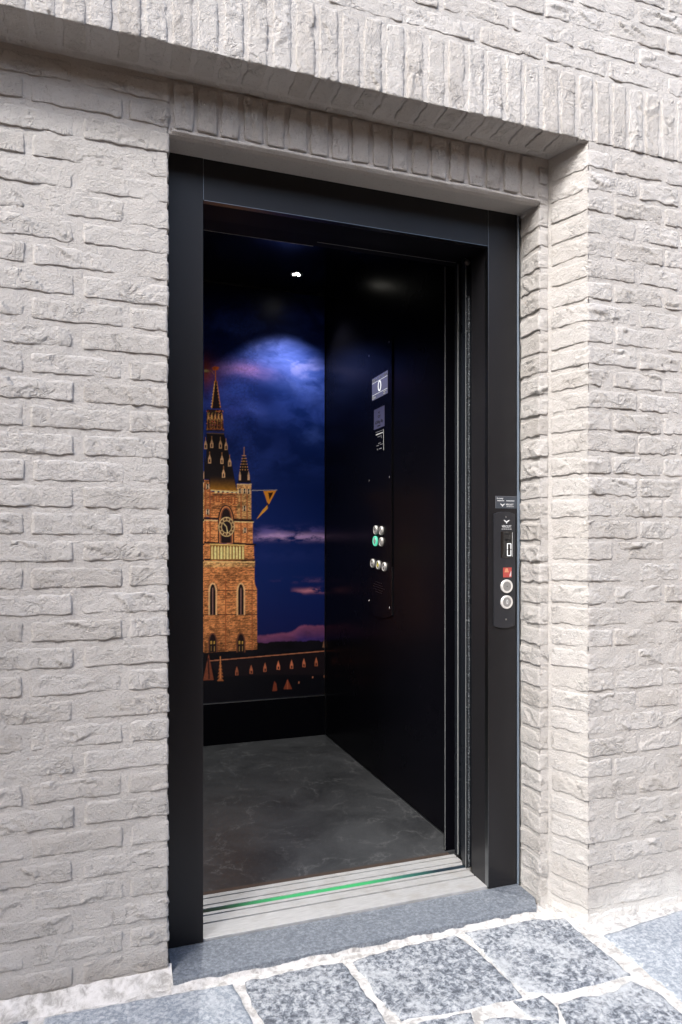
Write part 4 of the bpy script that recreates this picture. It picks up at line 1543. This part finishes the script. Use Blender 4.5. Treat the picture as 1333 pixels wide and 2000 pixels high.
def wing(cx_, cz_, w_, y, mat, parent, facing='-y', xx=None):
    h_ = w_ * 0.62
    base = [(-.5, .38), (-.30, .30), (-.14, .12), (0, .05), (.14, .12), (.30, .30), (.5, .38), (.40, .08), (.22, -.12), (.10, -.22), (.05, -.52), (-.05, -.52), (-.10, -.22), (-.22, -.12), (-.40, .08)]
    if facing == '-y':
        pts = [(cx_ + p[0] * w_, cz_ + p[1] * h_) for p in base]
        return prism('wing_logo', pts, 'y', y - 0.0004, y, mat, parent)
    pts = [(cx_ - p[0] * w_, cz_ + p[1] * h_) for p in base]
    return prism('wing_logo', pts, 'x', y - 0.0004, y, mat, parent)


YP = YF - 0.007
cp = empty('call_panel', 'slim anthracite lift call panel with display and two round silver buttons on the right jamb', 'call panel', loc=(1.266, YF, 1.04))
prism('panel_plate', arcplate(1.2262, 1.3055, 0.856, 1.222, 0.0085), 'y', YP, YF - 0.0003, M_PLATE, cp, bev=0.0008)
for z in (1.213, 0.876):
    lathe('screw', (1.2705, YP, z), '-y', [(0.0032, 0), (0.003, 0.0008), (0.0014, 0.0004)], M_SCREW, cp, n=14)
wing(1.2725, 1.1985, 0.0225, YP, M_WHITE, cp)
text('brand_lettering', 'VEROLIFT', 0.0108, (1.2725, YP - 0.0004, 1.1815), '-y', M_WHITE, cp, 0.78)
for i in range(5):
    box('tagline_dash', 1.2535 + i * 0.0078, 1.2535 + i * 0.0078 + 0.0062, YP - 0.0005, YP, 1.1725, 1.1742, M_WHITE, cp)
prism('display_window', arcplate(1.2505, 1.2945, 1.080, 1.164, 0.003), 'y', YP - 0.0012, YP, M_GLASS, cp)
# seven segment zero
sg = bpy.data.meshes.new('x')
bm = bmesh.new()
x0, x1, z0, z1, w_ = 1.2735, 1.2895, 1.0845, 1.1265, 0.0026
ya, yb = YP - 0.0018, YP - 0.0012
bx(bm, x0 + 0.001, x1 - 0.001, ya, yb, z1 - w_, z1)
bx(bm, x0 + 0.001, x1 - 0.001, ya, yb, z0, z0 + w_)
for xa in (x0, x1 - w_):
    bx(bm, xa, xa + w_, ya + 0.0001, yb, z0 + 0.0012, (z0 + z1) / 2 - 0.001)
    bx(bm, xa, xa + w_, ya + 0.0001, yb, (z0 + z1) / 2 + 0.001, z1 - 0.0012)
o_ = bm_link('display_digit', bm, M_LIT, cp)
box('display_edge', 1.2936, 1.2944, YP - 0.0016, YP - 0.0012, 1.082, 1.163, M_WHITE, cp)
rsq = box('warning_sticker', 1.2595, 1.2915, YP - 0.0006, YP - 0.0001, 1.0145, 1.0465, M_RED, cp, label='small faded red square sticker with a pale triangle')
prism('triangle_print', [(1.264, 1.031), (1.281, 1.031), (1.2755, 1.0445), (1.2695, 1.0445)], 'y', YP - 0.0010, YP - 0.0006, M_ORANGE, rsq)
for i in range(3):
    prism('stripe_print', [(1.2825 + i * 0.0026, 1.017), (1.2838 + i * 0.0026, 1.017), (1.2865 + i * 0.0016, 1.027 + i * 0.004), (1.2852 + i * 0.0016, 1.027 + i * 0.004)], 'y', YP - 0.0010, YP - 0.0006, M_WHITE, rsq)
for i, z in enumerate((0.985, 0.933)):
    bt = lathe('push_button', (1.2715, YP, z), '-y', [(0.0222, 0), (0.0222, 0.0045), (0.0205, 0.0062), (0.0160, 0.0062), (0.0155, 0.0045)], M_STEEL, cp, n=40, smooth=False, label='blank silver push button' if i == 0 else 'silver push button marked 0')
    lathe('button_face', (1.2715, YP - 0.0045, z), '-y', [(0.0152, 0), (0.0150, 0.0009), (0.0145, 0.0011)], M_STEELD, bt, n=32)
    if i == 1:
        text('digit_zero', '0', 0.021, (1.2715, YP - 0.0059, z), '-y', M_WHITE, bt, 0.75, bold=0.0002)
    else:
        lathe('centre_dot', (1.2715, YP - 0.0056, z), '-y', [(0.0016, 0), (0.0012, 0.0004)], M_RUBBER, bt, n=12)

st = box('service_sticker', 1.2345, 1.3160, YF - 0.0008, YF - 0.0001, 1.2415, 1.2820, simple('dark_slate_sticker', (0.05, 0.06, 0.075), 0.4), None)
tag(st, 'dark slate service sticker with white print above the call panel', 'sticker')
YS = YF - 0.0008
text('heading_lettering', 'Een storing?', 0.0070, (1.2515, YS - 0.0003, 1.2745), '-y', M_WHITE, st, 0.7)
for (a, b_) in ((1.2420, 1.2685), (1.2760, 1.3100)):
    n_ = int((b_ - a) / 0.0052)
    for i in range(n_):
        box('print_dash', a + i * 0.0052, a + i * 0.0052 + 0.0040, YS - 0.0003, YS, 1.2655, 1.2680, M_WHITE, st)
wing(1.2610, 1.2532, 0.0175, YS, M_WHITE, st)
text('brand_lettering', 'VEROLIFT', 0.0085, (1.2880, YS - 0.0003, 1.2540), '-y', M_WHITE, st, 0.78)
for i in range(4):
    box('print_dash', 1.2765 + i * 0.0072, 1.2765 + i * 0.0072 + 0.0058, YS - 0.0003, YS, 1.2470, 1.2482, M_WHITE, st)
box('sticker_border', 1.2350, 1.2356, YS - 0.0003, YS, 1.242, 1.2815, M_DIM, st)
box('sticker_border', 1.2357, 1.3155, YS - 0.0003, YS, 1.2809, 1.2815, M_DIM, st)

# ------------------------------------------------------------------ control panel inside the car (right wall)
XP = CX1 - 0.006
op = empty('control_panel', 'tall black control column with lit screen and small round buttons inside the lift', 'control panel', loc=(CX1, 3.06, 1.4))
ppts = []
ya, yb, za, zb = 2.918, 3.215, 0.795, 2.07
for i in range(13):
    a = i / 12
    ppts.append((ya + (yb - ya) * a, za - 0.020 * (1 - (2 * a - 1) ** 2)))
for i in range(13):
    a = 1 - i / 12
    ppts.append((ya + (yb - ya) * a, zb + 0.020 * (1 - (2 * a - 1) ** 2)))
prism('column_plate', ppts, 'x', XP, CX1 - 0.0003, M_CAR, op, bev=0.0004)
box('edge_strip', XP, CX1 - 0.001, 2.9155, 2.9172, 0.80, 1.02, M_TRIM, op)
box('edge_strip', XP, CX1 - 0.001, 2.9158, 2.9172, 1.021, 2.06, simple('near_black_edge', (0.05, 0.05, 0.05), 0.4, 1.0), op)
for (y, z) in ((3.195, 2.05), (2.945, 2.05), (3.195, 1.435), (2.945, 1.43), (3.195, 0.845), (2.945, 0.83)):
    lathe('screw', (XP, y, z), '-x', [(0.0055, 0), (0.005, 0.001), (0.002, 0.0012)], M_SCREW, op, n=12)
scn = box('display_screen', XP - 0.002, XP - 0.0002, 2.960, 3.150, 1.819, 1.924, M_SCREEN, op)
text('digit_zero', '0', 0.074, (XP - 0.0024, 3.055, 1.870), '-x', M_LIT, scn, 1.25)
for z in (1.900, 1.842):
    box('screen_rule', XP - 0.0024, XP - 0.002, 2.962, 3.148, z - 0.0006, z + 0.0006, M_LIT, scn)
text('load_lettering', '630kg', 0.015, (XP - 0.0024, 2.987, 1.912), '-x', M_WHITE, scn, 1.1)
wing(3.095, 1.911, 0.022, XP - 0.002, M_WHITE, scn, '-x')
text('brand_lettering', 'VEROLIFT', 0.010, (XP - 0.0024, 3.050, 1.912), '-x', M_WHITE, scn, 1.0)
for (a, b_, z0, z1) in ((3.128, 3.146, 1.903, 1.921), (3.112, 3.124, 1.903, 1.918), (3.105, 3.125, 1.824, 1.834), (2.972, 3.010, 1.832, 1.837), (2.985, 3.010, 1.823, 1.828), (3.130, 3.146, 1.822, 1.838)):
    box('screen_icon', XP - 0.0023, XP - 0.002, a, b_, z0, z1, M_WHITE, scn)
rp = box('rating_plate', XP - 0.0015, XP - 0.0002, 2.997, 3.127, 1.674, 1.770, M_RATING, op, label='blue grey rating plate with dark print')
wing(3.062, 1.748, 0.022, XP - 0.0015, M_RUBBER, rp, '-x')
for (a, b_, z0, z1) in ((3.045, 3.080, 1.731, 1.734), (3.050, 3.075, 1.724, 1.727)):
    box('print_dash', XP - 0.0018, XP - 0.0015, a, b_, z0, z1, M_RUBBER, rp)
text('load_lettering', '630kg 8p', 0.021, (XP - 0.0018, 3.062, 1.704), '-x', M_RUBBER, rp, 1.25)
box('print_dash', XP - 0.0018, XP - 0.0015, 3.045, 3.082, 1.683, 1.688, M_RUBBER, rp)
bp = box('notice_plate', XP - 0.0015, XP - 0.0002, 3.004, 3.112, 1.560, 1.662, M_CAR, op, label='black notice plate with pale border and white print')
box('print_dash', XP - 0.0019, XP - 0.0015, 3.005, 3.0085, 1.562, 1.660, M_WHITE, bp)
box('print_dash', XP - 0.0019, XP - 0.0015, 3.010, 3.105, 1.657, 1.6595, M_DIM, bp)
for (a, b_, z0, z1) in ((3.015, 3.102, 1.644, 1.649), (3.030, 3.080, 1.632, 1.635), (3.028, 3.034, 1.622, 1.630), (3.040, 3.072, 1.600, 1.603), (3.012, 3.048, 1.592, 1.595), (3.062, 3.095, 1.591, 1.594), (3.030, 3.060, 1.572, 1.577)):
    box('print_dash', XP - 0.0019, XP - 0.0015, a, b_, z0, z1, M_WHITE if z0 > 1.64 else M_DIM, bp)
wing(3.080, 1.575, 0.018, XP - 0.0015, M_DIM, bp, '-x')


def cbtn(y, z, ch, green=False, yellow=False, rad=0.0215):
    r_ = rad * (1.12 if green else 1)
    b_ = lathe('push_button', (XP, y, z), '-x', [(r_, 0), (r_, 0.006), (r_ * 0.90, 0.009), (r_ * 0.72, 0.009), (r_ * 0.70, 0.006)], M_GREENLIT if green else M_STEEL, op, n=28, label='round button with a lit green ring' if green else None)
    lathe('button_face', (XP - 0.006, y, z), '-x', [(r_ * 0.68, 0), (r_ * 0.66, 0.001)], M_PLATE, b_, n=24)
    if green:
        lathe('inner_ring', (XP - 0.007, y, z), '-x', [(r_ * 0.60, 0), (r_ * 0.58, 0.001), (r_ * 0.50, 0.001), (r_ * 0.49, 0.0)], M_STEEL, b_, n=24)
        lathe('button_cap', (XP - 0.0074, y, z), '-x', [(r_ * 0.48, 0), (r_ * 0.47, 0.001)], M_PLATE, b_, n=24)
    text('button_symbol', ch, 0.026 if len(ch) == 1 else 0.016, (XP - 0.0088 if green else XP - 0.0073, y, z), '-x', M_YELLOW if yellow else M_WHITE, b_, 1.15, bold=0.0006)


cbtn(3.100, 1.191, '2')
cbtn(3.030, 1.186, '3')
cbtn(3.105, 1.138, '0', green=True)
cbtn(3.030, 1.134, '1')
cbtn(3.138, 1.030, '<>')
cbtn(3.066, 1.024, '\u2206' if False else 'A', yellow=True)
cbtn(2.994, 1.018, '><')
bm = bmesh.new()
rr = random.Random(2)
for i in range(9):
    for j in range(5):
        y, z = 3.135 - i * 0.0165 + (j % 2) * 0.008, 0.945 - j * 0.0115 - i * 0.0012
        if (i - 4) ** 2 / 18 + (j - 2) ** 2 / 6 < 1.0:
            bmesh.ops.create_cone(bm, cap_ends=True, segments=6, radius1=0.0019, radius2=0.0016, depth=0.0008, matrix=Matrix.Translation((XP - 0.0006, y, z)) @ Matrix.Rotation(math.pi / 2, 4, 'Y'))
o_ = bm_link('speaker_holes', bm, M_SCREW, op, kind='stuff')

print('bricks', brick_count)
